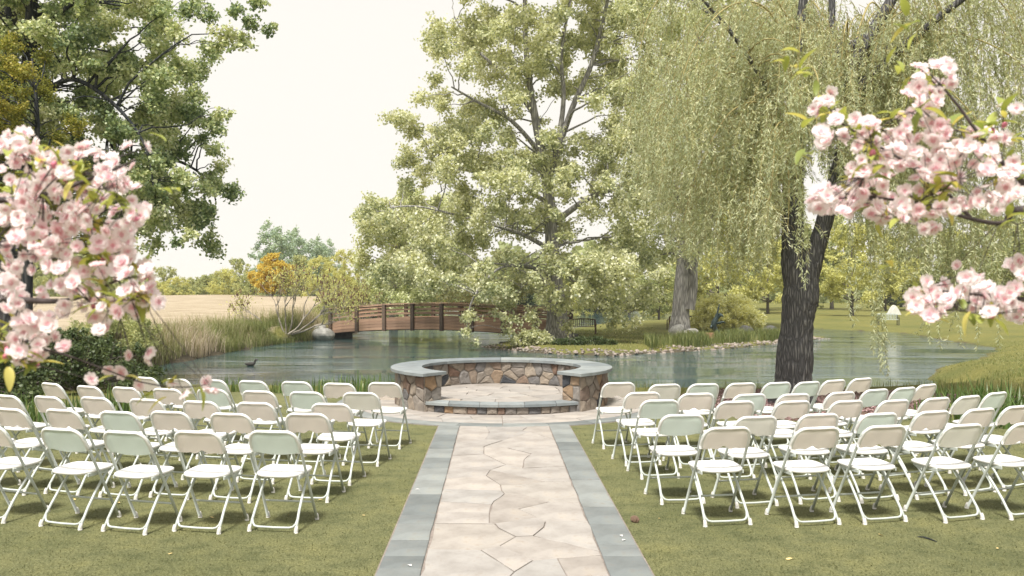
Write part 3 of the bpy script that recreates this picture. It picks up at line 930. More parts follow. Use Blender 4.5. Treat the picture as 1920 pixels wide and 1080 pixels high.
        for j in range(nv - 1):
            for i in range(nu - 1):
                a = j * nu + i
                F.append((a, a + 1, a + nu + 1, a + nu)); F.append((N + a, N + a + nu, N + a + nu + 1, N + a + 1))
        for i in range(nu - 1):
            F.append((i, N + i, N + i + 1, i + 1)); t = (nv - 1) * nu + i
            F.append((t, t + 1, N + t + 1, N + t))
        for j in range(nv - 1):
            a = j * nu; F.append((a, a + nu, N + a + nu, N + a)); b = a + nu - 1
            F.append((b, N + b, N + b + nu, b + nu))
        for colr in ('mint', 'peach', 'ivory'):
            D[f'backrest_{kind}_{colr}'] = mesh('backrest', V, F, M[colr + '_plastic'], smooth=True)
        # white rolled rim over the top tube
        pts2 = []
        for u in np.linspace(-1, 1, 41):
            x, zb, zt = outline(u)
            pts2.append((x * 1.0, fy(zt) - 0.004 - 0.018 * (1 - u * u) * 0.3, zt))
        lo = [(-0.199, fy(z) - 0.004, z) for z in (0.615, 0.65, 0.68)]
        path = np.array(lo + [p for p in pts2 if p[2] > 0.69] + [(-x, y, z) for x, y, z in lo[::-1]])
        V2, F2 = tubes([(path, 0.0145)], 8)
        if kind == 'smooth': D['rim'] = big_mesh('rim', V2, F2, M['white_plastic'], smooth=True)
    V, F = box_vf((0, 0, 0), (0.006, 0.012, 0.012), 0.002)
    D['rivet'] = mesh('rivet', V, F, M['rivet'])
    D['rivet_spots'] = [(s * (hx(z) + 0.012), fy(z), z) for s in (-1, 1) for z in (0.43, 0.625)]
    return D
CHM = chair_meshes()

W_BACK = 0.445
def solve_chair(xl, xr, ty, yaw=None):
    Y = FPX * (CH - 0.79) / (ty - VY)
    cx = (xl + xr) / 2
    X = (cx - VX) * Y / FPX
    k = (xr - xl) * Y / FPX / W_BACK
    s = 1 if X < 0 else -1                       # blocks turn towards the stage
    t = abs(X) / Y
    best, bt = 9, 0
    for a in np.linspace(0, 45, 91):
        e = abs(math.cos(R(a)) - t * math.sin(R(a)) - k)
        if e < best: best, bt = e, a
    model = 2.0 * abs(X) + 0.42 * math.degrees(math.atan2(abs(X), max(2.5, 15.5 - Y)))
    if yaw is None: yaw = 0.5 * bt + 0.5 * model if abs(X) > 2 else 0.2 * bt + 0.8 * model
    th = R(yaw) * -s                              # z rotation
    # chair origin from the back-top point (local (0,-0.215,0.79))
    lx, ly = 0.0, -0.212
    ox = X - (lx * math.cos(th) - ly * math.sin(th)); oy = Y - (lx * math.sin(th) + ly * math.cos(th))
    return ox, oy, th
LEFT = [   # rows from the camera to the stage; each row from the aisle outwards: (left px, right px, top px, colour)
 [(458.7, 560.5, 809, 'm'), (318, 414.5, 809.5, 'p'), (185.7, 274, 810, 'm'), (68, 153, 804.5, 'm'), (-66, 8, 797, 'p')],
 [(528, 619, 776, 'p'), (387, 471, 776, 'p'), (274.5, 355, 772.3, 'p'), (179.4, 258, 772.5, 'm'), (77.8, 147.8, 768.7, 'p'), (-18, 47, 766.8, 'p'), (-100, -40, 765, 'p')],
 [(578, 659.6, 757.4, 'p'), (437.4, 515, 755.5, 'p'), (335, 410, 753, 'p'), (235, 305.6, 749, 'p'), (143.7, 207.5, 745.6, 'p'), (57, 115.4, 744.1, 'p'), (-18, 36, 741.8, 'p')],
 [(638, 711.5, 736.7, 'i'), (537.4, 607, 735.5, 'm'), (448.5, 516, 733.7, 'p'), (363, 427, 730.5, 'm'), (281, 340, 729.5, 'p'), (204.6, 260, 727, 'p'), (139, 186.7, 724.6, 'p'), (73.9, 113, 719.2, 'p')],
 [(686.5, 752, 718, 'p'), (602, 665.5, 719.4, 'p'), (522.6, 583.7, 716.3, 'm'), (442, 500.5, 714.8, 'm'), (370, 423.6, 712.7, 'm'), (306, 355, 711, 'p'), (250.5, 292.6, 708.2, 'p')],
]
RIGHT = [
 [(1317.6, 1415, 802, 'p'), (1490, 1582, 802.2, 'p'), (1617, 1708, 799, 'p'), (1770, 1851, 797, 'i'), (1893, 1970, 793.5, 'p')],
 [(1235, 1328, 778.3, 'm'), (1379, 1463.7, 781.5, 'i'), (1497, 1580.7, 777, 'p'), (1612.5, 1691, 775.8, 'm'), (1717, 1788, 771.7, 'p'), (1809, 1873, 767.2, 'p'), (1882, 1940, 762, 'p')],
 [(1198, 1280, 750.8, 'm'), (1343, 1421.5, 753, 'p'), (1454, 1526, 752.6, 'p'), (1558.5, 1625, 752, 'p'), (1649, 1711, 750.8, 'p'), (1731, 1786.7, 746.7, 'p'), (1795, 1843, 743.3, 'i'), (1850, 1892.5, 736.7, 'm')],
 [(1171, 1243, 736.3, 'p'), (1271.7, 1345, 738.3, 'p'), (1375, 1442, 739.7, 'm'), (1458.5, 1524.5, 739.3, 'p'), (1552.6, 1608, 735.9, 'p'), (1619, 1671, 730.8, 'm'), (1676.7, 1721, 727.5, 'm'), (1722, 1759, 721.7, 'p')],
 [(1127.5, 1196, 718, 'p'), (1216.7, 1281, 721.3, 'i'), (1289.7, 1353.7, 720.3, 'm'), (1361.5, 1423, 719, 'p'), (1432.6, 1488, 717.8, 'm'), (1493, 1542, 716.6, 'm'), (1544, 1589.6, 713.3, 'p'), (1595.5, 1640, 710, 'p')],
]
ORD = ['first', 'second', 'third', 'fourth', 'fifth', 'sixth', 'seventh', 'eighth']
ROWN = ['rear row', 'fourth row from the stage', 'middle row', 'second row from the stage', 'front row by the stage']
CNAME = {'m': ('mint', 'mint-backed'), 'p': ('peach', 'cream-backed'), 'i': ('ivory', 'ivory-backed')}
rc_ = np.random.default_rng(11)
CHAIR_POS = []
for rows_, sidename in ((LEFT, 'shrubbery side'), (RIGHT, 'willow side')):
    for ri, row in enumerate(rows_):
        for ci, (xl, xr, ty, cc) in enumerate(row):
            x, y, th = solve_chair(xl, xr, ty)
            CHAIR_POS.append((x, y, th))
            colr, adj = CNAME[cc]
            ch = empty('folding_chair', (x, y, 0.002), th)
            tag(ch, f'{adj} white folding chair, {ORD[ci]} from the aisle, {ROWN[ri]}, {sidename}', 'chair', 'folding chairs set out on the turf')
            kind = 'smooth' if cc == 'm' or (cc == 'i' and rc_.random() < 0.6) else 'wavy'
            link('seat', CHM['seat'], ch); bk = link('backrest', CHM[f'backrest_{kind}_{colr}'], ch)
            link('rim', CHM['rim'], bk)
            fr = link('back_frame', CHM['back_frame'], ch); rf = link('rear_frame', CHM['rear_frame'], ch)
            link('stretcher', CHM['stretcher'], ch); [link('hinge_rail', CHM['hinge_rail'], ch, (s_ * 0.178, 0, 0)) for s_ in (-1, 1)]
            for fx_, fy_, fz_, front in CHM['foot_spots']:
                link('foot', CHM['foot'], fr if front else rf, (fx_, fy_, fz_), (0, 0, 0 if not front else math.pi))
            if ri < 2:
                for sp in CHM['rivet_spots']: link('rivet', CHM['rivet'], fr, sp)

# ------------------------------------------------------------------ trees
def unit(v): return v / (np.linalg.norm(v, axis=-1, keepdims=True) + 1e-9)

def leaf_quads(P, L, W, rng, down=0.0, D=None, fold=0.12):
    """one folded leaf blade per point"""
    n = len(P)
    d = unit(rng.normal(size=(n, 3)) + np.array([0, 0, -down])) if D is None else D
    up = unit(rng.normal(size=(n, 3)) + np.array([0, 0, 0.9]))
    s = unit(np.cross(d, up)); nn = np.cross(s, d)
    L = np.broadcast_to(L, (n,))[:, None] * rng.uniform(0.7, 1.3, (n, 1)); W = np.broadcast_to(W, (n,))[:, None] * rng.uniform(0.75, 1.25, (n, 1))
    m = P + d * L * 0.45 + nn * fold * W * rng.uniform(-1, 1, (n, 1))
    V = np.stack([P, m + s * W, P + d * L, m - s * W], 1).reshape(-1, 3)
    F = np.arange(4 * n).reshape(n, 4)
    return V, F

def bez(p0, p1, p2, k):
    t = np.linspace(0, 1, k)[:, None]
    return (1 - t) ** 2 * p0 + 2 * t * (1 - t) * p1 + t * t * p2

def grow(mains, clumps, rng, up=0.18, attach_min=2, rscale=1.0, twig_r=0.012, ntw=7, avoid_down=0.9, thick=0.10, skip_first=False):
    """limbs from the main stems to every clump; returns tubes and twigs per clump"""
    node, nr = [], []
    paths = []
    for P, r in mains:
        P = np.asarray(P, float); r = np.asarray(r, float)
        t = np.linspace(0, len(P) - 1, (len(P) - 1) * 6 + 1)
        i = np.minimum(t.astype(int), len(P) - 2); f = (t - i)[:, None]
        # smooth catmull-rom
        A = P[np.maximum(i - 1, 0)]; B = P[i]; C = P[i + 1]; Dd = P[np.minimum(i + 2, len(P) - 1)]
        Q = 0.5 * (2 * B + (C - A) * f + (2 * A - 5 * B + 4 * C - Dd) * f ** 2 + (-A + 3 * B - 3 * C + Dd) * f ** 3)
        rr = np.interp(t, np.arange(len(P)), r)
        paths.append((Q, rr))
        k0 = attach_min * 6 if len(paths) == 1 else 3
        if skip_first and len(paths) == 1: continue
        node += list(Q[k0:]); nr += list(rr[k0:])
    node = np.array(node); nr = np.array(nr)
    cl = np.asarray(clumps, float)
    d0 = np.array([np.min(np.linalg.norm(node - c[:3], axis=1)) for c in cl])
    twigs = []
    for ci in np.argsort(d0):
        c = cl[ci]
        dv = c[:3] - node; dist = np.linalg.norm(dv, axis=1)
        cost = dist + avoid_down * np.maximum(0, -dv[:, 2] + 0.15 * dist) + thick / (nr + 0.02)
        j = int(np.argmin(cost)); L = dist[j]
        if L > 0.15:
            r0 = min(nr[j] * 0.72, (0.022 * L + 0.014) * rscale); r1 = max(r0 * 0.28, twig_r * 0.6)
            mid = node[j] * 0.5 + c[:3] * 0.5 + np.array([0, 0, up * L]) + rng.normal(0, 0.09 * L, 3)
            Q = bez(node[j], mid, c[:3], 8)
            Q[1:-1] += rng.normal(0, 0.018 * L, (6, 3))
            rr = np.linspace(r0, r1, 8)
            paths.append((Q, rr))
            node = np.vstack([node, Q[3:]]); nr = np.concatenate([nr, rr[3:]])
        dirs = unit(rng.normal(size=(ntw, 3)))
        twigs.append((ci, c, dirs))
    return paths, twigs

def foliage(twigs, n_leaves, rng, L, W, flat=0.8, down=0.3, jit=0.17, twig_r=0.012, tone=0.35, weight=2.0):
    tot = sum(c[3] ** weight for _, c, _ in twigs)
    P, A, tp = [], [], []
    for ci, c, dirs in twigs:
        n = max(8, int(n_leaves * c[3] ** weight / tot))
        r = c[3]
        ends = dirs * r * rng.uniform(0.65, 1.1, (len(dirs), 1)); ends[:, 2] *= flat
        ends[:, 2] -= down * 0.25 * r
        w = rng.integers(0, len(dirs), n)
        t = rng.uniform(0.12, 1.05, n) ** 0.75
        p = c[:3] + ends[w] * t[:, None] + rng.normal(0, jit * r, (n, 3))
        P.append(p)
        tn = rng.uniform(-tone, tone) * 0.5
        A.append(np.clip(rng.normal(0.5 + tn, 0.22, n), 0, 1))
        for e in ends[:4]:
            tp.append((bez(c[:3], c[:3] + e * 0.5 + np.array([0, 0, 0.08 * r]), c[:3] + e * 0.92, 4), np.linspace(twig_r, twig_r * 0.4, 4)))
    P = np.concatenate(P); A = np.concatenate(A)
    V, F = leaf_quads(P, L, W, rng, down)
    return V, F, A, tp

def make_tree(name, label, mains, clumps, n_leaves, L, W, lmat, bmat, seed, group=None, cat='tree', up=0.18, attach_min=2, rscale=1.0,
              twig_r=0.012, ntw=7, flat=0.8, down=0.3, jit=0.17, sides=10, parts=('trunk', 'crown'), tone=0.35, weight=2.0, extra=None):
    rng = np.random.default_rng(seed)
    base = np.array(mains[0][0][0], float)
    paths, twigs = grow(mains, clumps, rng, up, attach_min, rscale, twig_r, ntw)
    V, F, A, tp = foliage(twigs, n_leaves, rng, L, W, flat, down, jit, twig_r, tone, weight)
    nm = len(mains)
    T1 = tubes(paths[:nm], sides, False)
    T2 = tubes(paths[nm:], 6, False) if len(paths) > nm else (np.zeros((0, 3)), np.zeros((0, 4), int))
    T3 = tubes(tp, 3, False)
    TV = np.concatenate([T1[0], T2[0], T3[0]]); TF = np.concatenate([T1[1], T2[1] + len(T1[0]), T3[1] + len(T1[0]) + len(T2[0])])
    root = tag(empty(name, base), label, cat, group)
    link(parts[0], big_mesh(parts[0], TV - base, TF, bmat, smooth=True), root)
    if extra is not None: V, F, A = extra(V, F, A, rng)
    link(parts[1], big_mesh(parts[1], V - base, F, lmat, A), root)
    return root

def in_poly(x, y, P):
    P = np.asarray(P, float); inside = np.zeros(len(x), bool); n = len(P)
    for i in range(n):
        a, b = P[i], P[(i + 1) % n]
        c = ((a[1] > y) != (b[1] > y)); xi = (b[0] - a[0]) * (y - a[1]) / (b[1] - a[1] + 1e-12) + a[0]
        inside ^= c & (x < xi)
    return inside

def poly_clumps(poly, Y, dep, n, r_px, rng, mind=0.62, holes=()):
    """clump centres spread through a crown whose outline is poly (photo pixels at depth Y), dep = half depth in metres"""
    P = np.asarray(poly, float); lo, hi = P.min(0), P.max(0)
    cx = (lo[0] + hi[0]) / 2; hw = (hi[0] - lo[0]) / 2
    out = []
    tries = 0
    while len(out) < n and tries < 60000:
        tries += 1
        x, y = rng.uniform(lo, hi)
        if not in_poly(np.array([x]), np.array([y]), P)[0]: continue
        if any((x - h[0]) ** 2 / h[2] ** 2 + (y - h[1]) ** 2 / h[3] ** 2 < 1 for h in holes) and rng.random() < 0.93: continue
        w = math.sqrt(max(0.08, 1 - ((x - cx) / (hw * 1.08)) ** 2))
        yy = Y + rng.uniform(-1, 1) * dep * w
        r = rng.uniform(*r_px) * Y / FPX
        q = px(x, y, Y); q = np.array([q[0], yy, q[2]])
        if any(np.linalg.norm(q - o[:3]) < mind * (r + o[3]) for o in out): continue
        out.append(np.array([*q, r]))
    return np.array(out)

def stem(pts, Y, radii, dy=None):
    """main stem through photo pixels at depth Y (dy: depth offsets)"""
    dy = dy or [0] * len(pts)
    P = []
    for (x, y), d in zip(pts, dy):
        q = px(x, y, Y); q[1] += d; P.append(q)
    return np.array(P), np.array(radii, float)

# --- the big cottonwood on the grassy point
rt = np.random.default_rng(21)
YC = 44.8
zc = gz(3.3, YC)
mains = [
 stem([(1045, 646), (1045, 610), (1043, 560), (1036, 480), (1032, 400), (1022, 320), (1005, 230), (992, 150), (985, 60), (985, -60), (990, -180)], YC, [0.90, 0.60, 0.46, 0.37, 0.32, 0.27, 0.21, 0.17, 0.13, 0.10, 0.05]),
 stem([(1026, 350), (1045, 270), (1055, 190), (1050, 110), (1065, 20), (1090, -90)], YC, [0.18, 0.15, 0.12, 0.09, 0.07, 0.04], [0, -.3, -.6, -1, -1, -1]),
 stem([(1030, 330), (1070, 210), (1105, 130), (1128, 40), (1150, -60)], YC, [0.19, 0.15, 0.12, 0.09, 0.05], [0, -.6, -1, -1.2, -1.5]),
 stem([(1036, 420), (1100, 375), (1150, 358), (1195, 338), (1240, 300)], YC, [0.18, 0.15, 0.125, 0.09, 0.05], [0, -.8, -1.6, -2, -2]),
 stem([(1015, 290), (960, 235), (900, 205), (850, 180)], YC, [0.14, 0.10, 0.07, 0.04], [0, -1, -1.5, -2]),
 stem([(1005, 220), (950, 140), (890, 80), (850, 20)], YC, [0.14, 0.10, 0.07, 0.04], [0, .6, 1, 1]),
 stem([(1030, 380), (930, 330), (830, 300), (790, 270)], YC, [0.13, 0.09, 0.06, 0.03], [0, .8, 1.6, 2]),
 stem([(1036, 470), (970, 440), (890, 420), (800, 400), (740, 400)], YC, [0.14, 0.10, 0.07, 0.045, 0.03], [0, -1.5, -2.5, -3.4, -3]),
 stem([(1040, 520), (980, 500), (930, 510), (890, 560), (880, 610)], YC, [0.12, 0.09, 0.06, 0.04, 0.025], [0, -2, -3.4, -4.2, -4.4]),
]
crown = [(840, -40), (800, 50), (782, 110), (800, 160), (770, 215), (735, 270), (765, 330), (735, 375), (690, 385), (672, 430), (705, 490), (760, 530), (830, 545), (900, 575), (960, 570), (1010, 560), (1080, 575), (1140, 590), (1190, 590), (1225, 540), (1235, 300), (1250, -40), (1200, -150), (1050, -230), (920, -160)]
hol = [(1050, 190, 30, 22), (1095, 150, 24, 30), (1005, 190, 16, 26), (1120, 420, 42, 24), (1150, 330, 20, 20), (870, 225, 22, 10), (1000, 440, 14, 18), (810, 340, 18, 10)]
cl = poly_clumps(crown, YC, 5.5, 430, (18, 36), rt, 0.36, hol)
front = np.array([[*px(x, y, YC - d), r * YC / FPX] for x, y, d, r in ((885, 585, 4.3, 22), (880, 618, 4.4, 15), (893, 640, 4.4, 9), (935, 590, 3.8, 17), (950, 618, 3.8, 14), (965, 600, 3.4, 16), (1000, 590, 3, 22), (1050, 570, 2.6, 26), (1100, 555, 3, 26), (1155, 585, 3.2, 24), (1135, 560, 3, 24), (1190, 600, 3.2, 14), (1070, 610, 2.4, 18), (905, 545, 4, 24), (955, 545, 3.6, 26), (1040, 548, 3.2, 24), (1035, 335, 2.6, 26), (1005, 350, 3.2, 24), (1060, 360, 3, 24), (1040, 400, 3.4, 20), (1010, 300, 2.6, 22), (1075, 320, 3, 24), (1025, 465, 3.8, 18), (1050, 500, 4, 22), (985, 400, 3.6, 24), (1060, 440, 3.6, 18), (1000, 520, 4, 22), (1090, 500, 3.6, 24), (960, 480, 4, 24), (1030, 250, 2.8, 20), (975, 290, 3, 24))])
cl = np.vstack([cl, front])
make_tree('cottonwood_tree', 'tall pale green cottonwood on the grassy point at the end of the footbridge', mains, cl, 185000, 0.150, 0.066, M['lf_cotton'], M['bark_cotton'], 5, up=0.12, attach_min=3, ntw=9, flat=0.75, down=0.5, rscale=0.75, twig_r=0.014, sides=12)

# --- pale cottonwood beyond the bridge
Yb = 66
crown = [(760, 345), (715, 365), (680, 395), (668, 440), (675, 480), (705, 520), (720, 560), (790, 575), (850, 570), (880, 480), (870, 380), (830, 340)]
cl = poly_clumps(crown, Yb, 4.5, 90, (18, 34), rt, 0.4)
zb = gz(-7.6, Yb)
mains = [stem([(738, 548 + (CH - zb) * FPX / Yb), (738, 560), (742, 500), (752, 430), (770, 380)], Yb, [0.4, 0.32, 0.26, 0.18, 0.06])]
make_tree('cottonwood_tree', 'pale yellow-green bushy cottonwood rising behind the footbridge railing', mains, cl, 46000, 0.18, 0.085, M['lf_cotton2'], M['bark_pale'], 6, attach_min=1, twig_r=0.02)

# --- second big trunk with boulders at its foot
Y2 = 54
z2 = gz((1278 - VX) * Y2 / FPX, Y2)
yb2 = VY + (CH - z2) * FPX / Y2
mains = [
 stem([(1274, yb2 + 4), (1276, 590), (1279, 540), (1284, 480), (1290, 400), (1296, 300), (1300, 200), (1305, 100), (1310, 0), (1312, -100)], Y2, [0.78, 0.56, 0.52, 0.48, 0.40, 0.34, 0.28, 0.22, 0.15, 0.07]),
 stem([(1290, 580), (1296, 540), (1300, 480), (1330, 390), (1370, 290), (1400, 190)], Y2, [0.36, 0.34, 0.32, 0.24, 0.16, 0.08], [-.3, -.3, -.3, -1, -2, -2]),
 stem([(1290, 400), (1250, 320), (1210, 250), (1180, 180)], Y2, [0.36, 0.26, 0.18, 0.08], [0, 1, 2, 2]),
]
crown = [(1160, -60), (1150, 120), (1170, 300), (1160, 440), (1200, 520), (1240, 500), (1290, 470), (1330, 460), (1380, 370), (1440, 290), (1480, 150), (1470, -60), (1300, -160)]
cl = poly_clumps(crown, Y2, 5.5, 170, (22, 42), rt, 0.42, [(1180, 470, 24, 30), (1220, 420, 20, 30)])
make_tree('cottonwood_tree', 'large grey-barked cottonwood with two pale boulders at its foot', mains, cl, 90000, 0.17, 0.078, M['lf_cotton2'], M['bark_cotton'], 8, attach_min=3, twig_r=0.016, sides=12, rscale=1.1)

# --- dark cottonwood behind the shrubbery
Y3 = 23
x3 = (20 - VX) * Y3 / FPX
z3 = gz(x3, Y3)
yb3 = VY + (CH - z3) * FPX / Y3
mains = [
 stem([(20, yb3), (18, 560), (14, 420), (12, 280), (14, 140), (20, 20), (30, -120)], Y3, [0.38, 0.32, 0.28, 0.25, 0.22, 0.20, 0.15]),
 stem([(24, 520), (50, 400), (66, 260), (76, 120), (84, 10), (100, -120)], Y3, [0.20, 0.18, 0.16, 0.15, 0.13, 0.09], [0, -.3, -.5, -.6, -.6, -.5]),
 stem([(76, 150), (110, 90), (170, 60), (260, 20), (380, 0), (480, 10)], Y3, [0.09, 0.07, 0.055, 0.04, 0.03, 0.015], [-.5, -1, -1.6, -2, -2, -2]),
 stem([(66, 280), (120, 200), (200, 180), (280, 230), (330, 300), (345, 380)], Y3, [0.09, 0.075, 0.06, 0.045, 0.03, 0.015], [-.4, -1, -1.8, -2, -2, -2]),
 stem([(18, 380), (120, 300), (230, 270), (320, 300), (360, 360)], Y3, [0.09, 0.07, 0.05, 0.035, 0.015], [0, 1, 2, 2, 2]),
]
crown = [(-80, -80), (-60, 300), (40, 330), (120, 380), (200, 420), (250, 380), (290, 460), (345, 462), (400, 425), (405, 350), (390, 300), (420, 235), (425, 205), (380, 180), (375, 125), (335, 105), (330, 70), (360, 40), (300, 10), (320, -60), (200, -140), (60, -160)]
cl = poly_clumps(crown, Y3, 3.2, 320, (20, 38), rt, 0.36, [(335, 285, 26, 20), (220, 60, 22, 16), (130, 40, 18, 14), (310, 400, 22, 14), (255, 300, 16, 12), (270, 115, 16, 20)])
arm = np.array([[*px(x, y, Y3 - d), r * Y3 / FPX] for x, y, d, r in ((345, 15, 2, 26), (385, 25, 2, 24), (420, 60, 2, 26), (455, 75, 2, 20), (470, 40, 2, 20), (500, 55, 2, 14), (515, 45, 2, 10), (405, 85, 2, 14), (440, 15, 2, 20), (480, 5, 2, 18), (330, 60, 2, 22), (430, 92, 2, 9), (492, 4, 2, 12), (300, 30, 2, 24), (355, 440, 2, 18), (330, 455, 2, 14), (410, 215, 2, 14), (432, 208, 2, 8))])
cl = np.vstack([cl, arm])
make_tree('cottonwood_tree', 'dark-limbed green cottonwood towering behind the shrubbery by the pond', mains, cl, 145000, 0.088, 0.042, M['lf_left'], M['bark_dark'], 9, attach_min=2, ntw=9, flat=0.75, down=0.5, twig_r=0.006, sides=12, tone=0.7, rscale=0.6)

# --- yellow-olive small-leaved tree in front of it
Y4 = 19.5
x4 = (50 - VX) * Y4 / FPX
z4 = gz(x4, Y4)
mains = [stem([(50, VY + (CH - z4) * FPX / Y4), (52, 520), (58, 380), (70, 240), (60, 110)], Y4, [0.13, 0.11, 0.09, 0.06, 0.02]),
         stem([(54, 480), (90, 360), (120, 270)], Y4, [0.06, 0.045, 0.02], [0, -.3, -.6])]
crown = [(-40, 130), (10, 60), (30, 90), (50, 75), (60, 160), (80, 120), (78, 190), (110, 210), (150, 170), (150, 300), (170, 420), (120, 480), (60, 500), (-40, 470), (-60, 300)]
cl = poly_clumps(crown, Y4, 1.1, 84, (15, 30), rt, 0.45)
make_tree('olive_leaved_tree', 'slender yellow-olive fine-leaved tree in front of the dark-limbed cottonwood', mains, cl, 42000, 0.050, 0.022, M['lf_olive'], M['bark_dark'], 10, attach_min=1, ntw=8, twig_r=0.004, flat=0.6, down=0.0, rscale=0.5)

# --- weeping willow
rw = np.random.default_rng(33)
YW = 14.5
def wpt(x, y, d=0.0):
    q = px(x, y, YW); q[1] += d; return q
wl = [
 ([(1485, 762), (1486, 735), (1488, 700), (1492, 640), (1497, 585), (1503, 540), (1504, 505)], [0.42, 0.335, 0.300, 0.280, 0.275, 0.285, 0.27], [0] * 7),
 ([(1500, 545), (1488, 490), (1486, 420), (1492, 330), (1505, 230), (1515, 140), (1512, 50), (1525, -60)], [0.23, 0.205, 0.18, 0.16, 0.135, 0.11, 0.085, 0.05], [0, 0, 0, .1, .2, .3, .3, .3]),
 ([(1506, 535), (1522, 480), (1542, 400), (1568, 300), (1588, 200), (1592, 130), (1630, 60), (1670, -10), (1700, -90)], [0.21, 0.165, 0.135, 0.12, 0.11, 0.105, 0.095, 0.08, 0.05], [0, -.1, -.2, -.2, -.2, -.2, -.2, -.2, -.2]),
 ([(1512, 150), (1548, 112), (1585, 95), (1625, 70)], [0.085, 0.08, 0.08, 0.08], [.25, .1, -.1, -.2]),
 ([(1585, 210), (1590, 110), (1582, 20), (1590, -80)], [0.09, 0.075, 0.06, 0.04], [-.2, .2, .5, .6]),
 ([(1495, 300), (1440, 190), (1370, 90), (1290, 10), (1210, -60)], [0.05, 0.04, 0.03, 0.025, 0.015], [.1, -.2, -.4, -.6, -.8]),
 ([(1508, 200), (1450, 90), (1400, 0), (1340, -80)], [0.06, 0.045, 0.035, 0.02], [.2, .8, 1.4, 2]),
 ([(1590, 180), (1680, 90), (1780, 10), (1880, -50), (1960, -90)], [0.085, 0.065, 0.05, 0.04, 0.025], [-.2, -.7, -1.0, -1.2, -1.4]),
 ([(1600, 120), (1720, 60), (1830, 20), (1940, -10)], [0.09, 0.07, 0.05, 0.03], [-.2, .8, 1.6, 2.2]),
]
willow = tag(empty('weeping_willow', wpt(1485, 755)), 'weeping willow with thick furrowed trunk growing between the chairs and the pond', 'tree')
wb = wpt(1485, 755)
wpaths, wnodes = [], []
for pts, r, d in wl:
    P = np.array([wpt(x, y, dd) for (x, y), dd in zip(pts, d)])
    pp, _ = grow([(P, r)], np.zeros((0, 4)), rw) if False else ([(P, np.array(r))], None)
    t = np.linspace(0, len(P) - 1, (len(P) - 1) * 8 + 1); i = np.minimum(t.astype(int), len(P) - 2); f = (t - i)[:, None]
    A_ = P[np.maximum(i - 1, 0)]; B_ = P[i]; C_ = P[i + 1]; D_ = P[np.minimum(i + 2, len(P) - 1)]
    Q = 0.5 * (2 * B_ + (C_ - A_) * f + (2 * A_ - 5 * B_ + 4 * C_ - D_) * f ** 2 + (-A_ + 3 * B_ - 3 * C_ + D_) * f ** 3)
    rr = np.interp(t, np.arange(len(P)), r)
    rr = rr * (1 + 0.05 * np.sin(t * 3.1) + rw.normal(0, 0.012, len(t)))
    wpaths.append((Q, rr)); wnodes.append(Q)
V, F = tubes(wpaths, 20, False)
# furrowed surface
nv = unit(rw.normal(size=V.shape)) * 0.006
link('trunk', big_mesh('trunk', V + nv - wb, F, M['bark_willow'], smooth=True), willow)
nodes = np.concatenate([q[6:] for q in wnodes[1:]])
nodes = nodes[nodes[:, 2] > 3.9]
prof_x = [1200, 1260, 1320, 1400, 1455, 1490, 1530, 1580, 1650, 1720, 1800, 1880, 1960, 2100]
prof_y = [400, 500, 540, 545, 540, 400, 330, 380, 520, 565, 600, 640, 640, 600]
spaths, lp, ld, la = [], [], [], []
feeder = []
NS = 0
def strand(p0, x_end, y_end, Yd, dens, tone, wob=1.0):
    """one hanging shoot from p0 down to photo pixel (x_end, y_end) at depth Yd"""
    e = px(x_end, y_end, Yd)
    Lh = max(0.3, p0[2] - e[2]); sw = rw.uniform(0.55, 0.95)
    mid = np.array([p0[0] + (e[0] - p0[0]) * sw, p0[1] + (e[1] - p0[1]) * sw, p0[2] - (0.04 + 0.22 * rw.random()) * Lh])
    n = max(6, int(Lh / 0.3))
    Q = bez(p0, mid, e, n)
    Q[1:-1, :2] += np.cumsum(rw.normal(0, 0.012 * wob, (n - 2, 2)), axis=0)
    Q[:, 0] += 0.03 * np.sin(np.linspace(0, rw.uniform(3, 8), n) + rw.uniform(0, 6))
    spaths.append((Q, np.linspace(0.0055, 0.0016, n)))
    seg = np.linalg.norm(np.diff(Q, axis=0), axis=1); T = seg.sum()
    m = int(T * dens)
    s = rw.uniform(0.06, 1.0, m) * T
    cum = np.concatenate([[0], np.cumsum(seg)])
    P = np.stack([np.interp(s, cum, Q[:, k]) for k in range(3)], 1)
    i = np.clip(np.searchsorted(cum, s) - 1, 0, n - 2)
    tan = unit(Q[i + 1] - Q[i])
    sidev = unit(rw.normal(size=(m, 3)) * np.array([1, 1, 0.25]))
    D = unit(tan * 0.6 + sidev * rw.uniform(0.4, 1.3, (m, 1)) + np.array([0, 0, -0.2]))
    lp.append(P); ld.append(D); la.append(np.clip(rw.normal(tone, 0.2, m), 0, 1))
    # short side shoots
    for _ in range(int(T * 2.0)):
        j = rw.integers(1, n - 1); L2 = rw.uniform(0.12, 0.55)
        q0 = Q[j]; dv = rw.normal(0, 0.20, 2)
        S2 = bez(q0, q0 + np.array([dv[0] * 0.8, dv[1] * 0.8, -0.1 * L2]), q0 + np.array([dv[0], dv[1], -L2]), 3)
        if rw.random() < 0.6: spaths.append((S2, np.linspace(0.003, 0.0012, 3)))
        m2 = int(L2 * dens * 0.9)
        tt = rw.uniform(0, 1, m2)[:, None]
        P2 = (1 - tt) ** 2 * S2[0] + 2 * tt * (1 - tt) * S2[1] + tt ** 2 * S2[2]
        D2 = unit(np.array([dv[0], dv[1], -L2]) * 1.2 + unit(rw.normal(size=(m2, 3))) * 0.6)
        lp.append(P2); ld.append(D2); la.append(np.clip(rw.normal(tone, 0.2, m2), 0, 1))
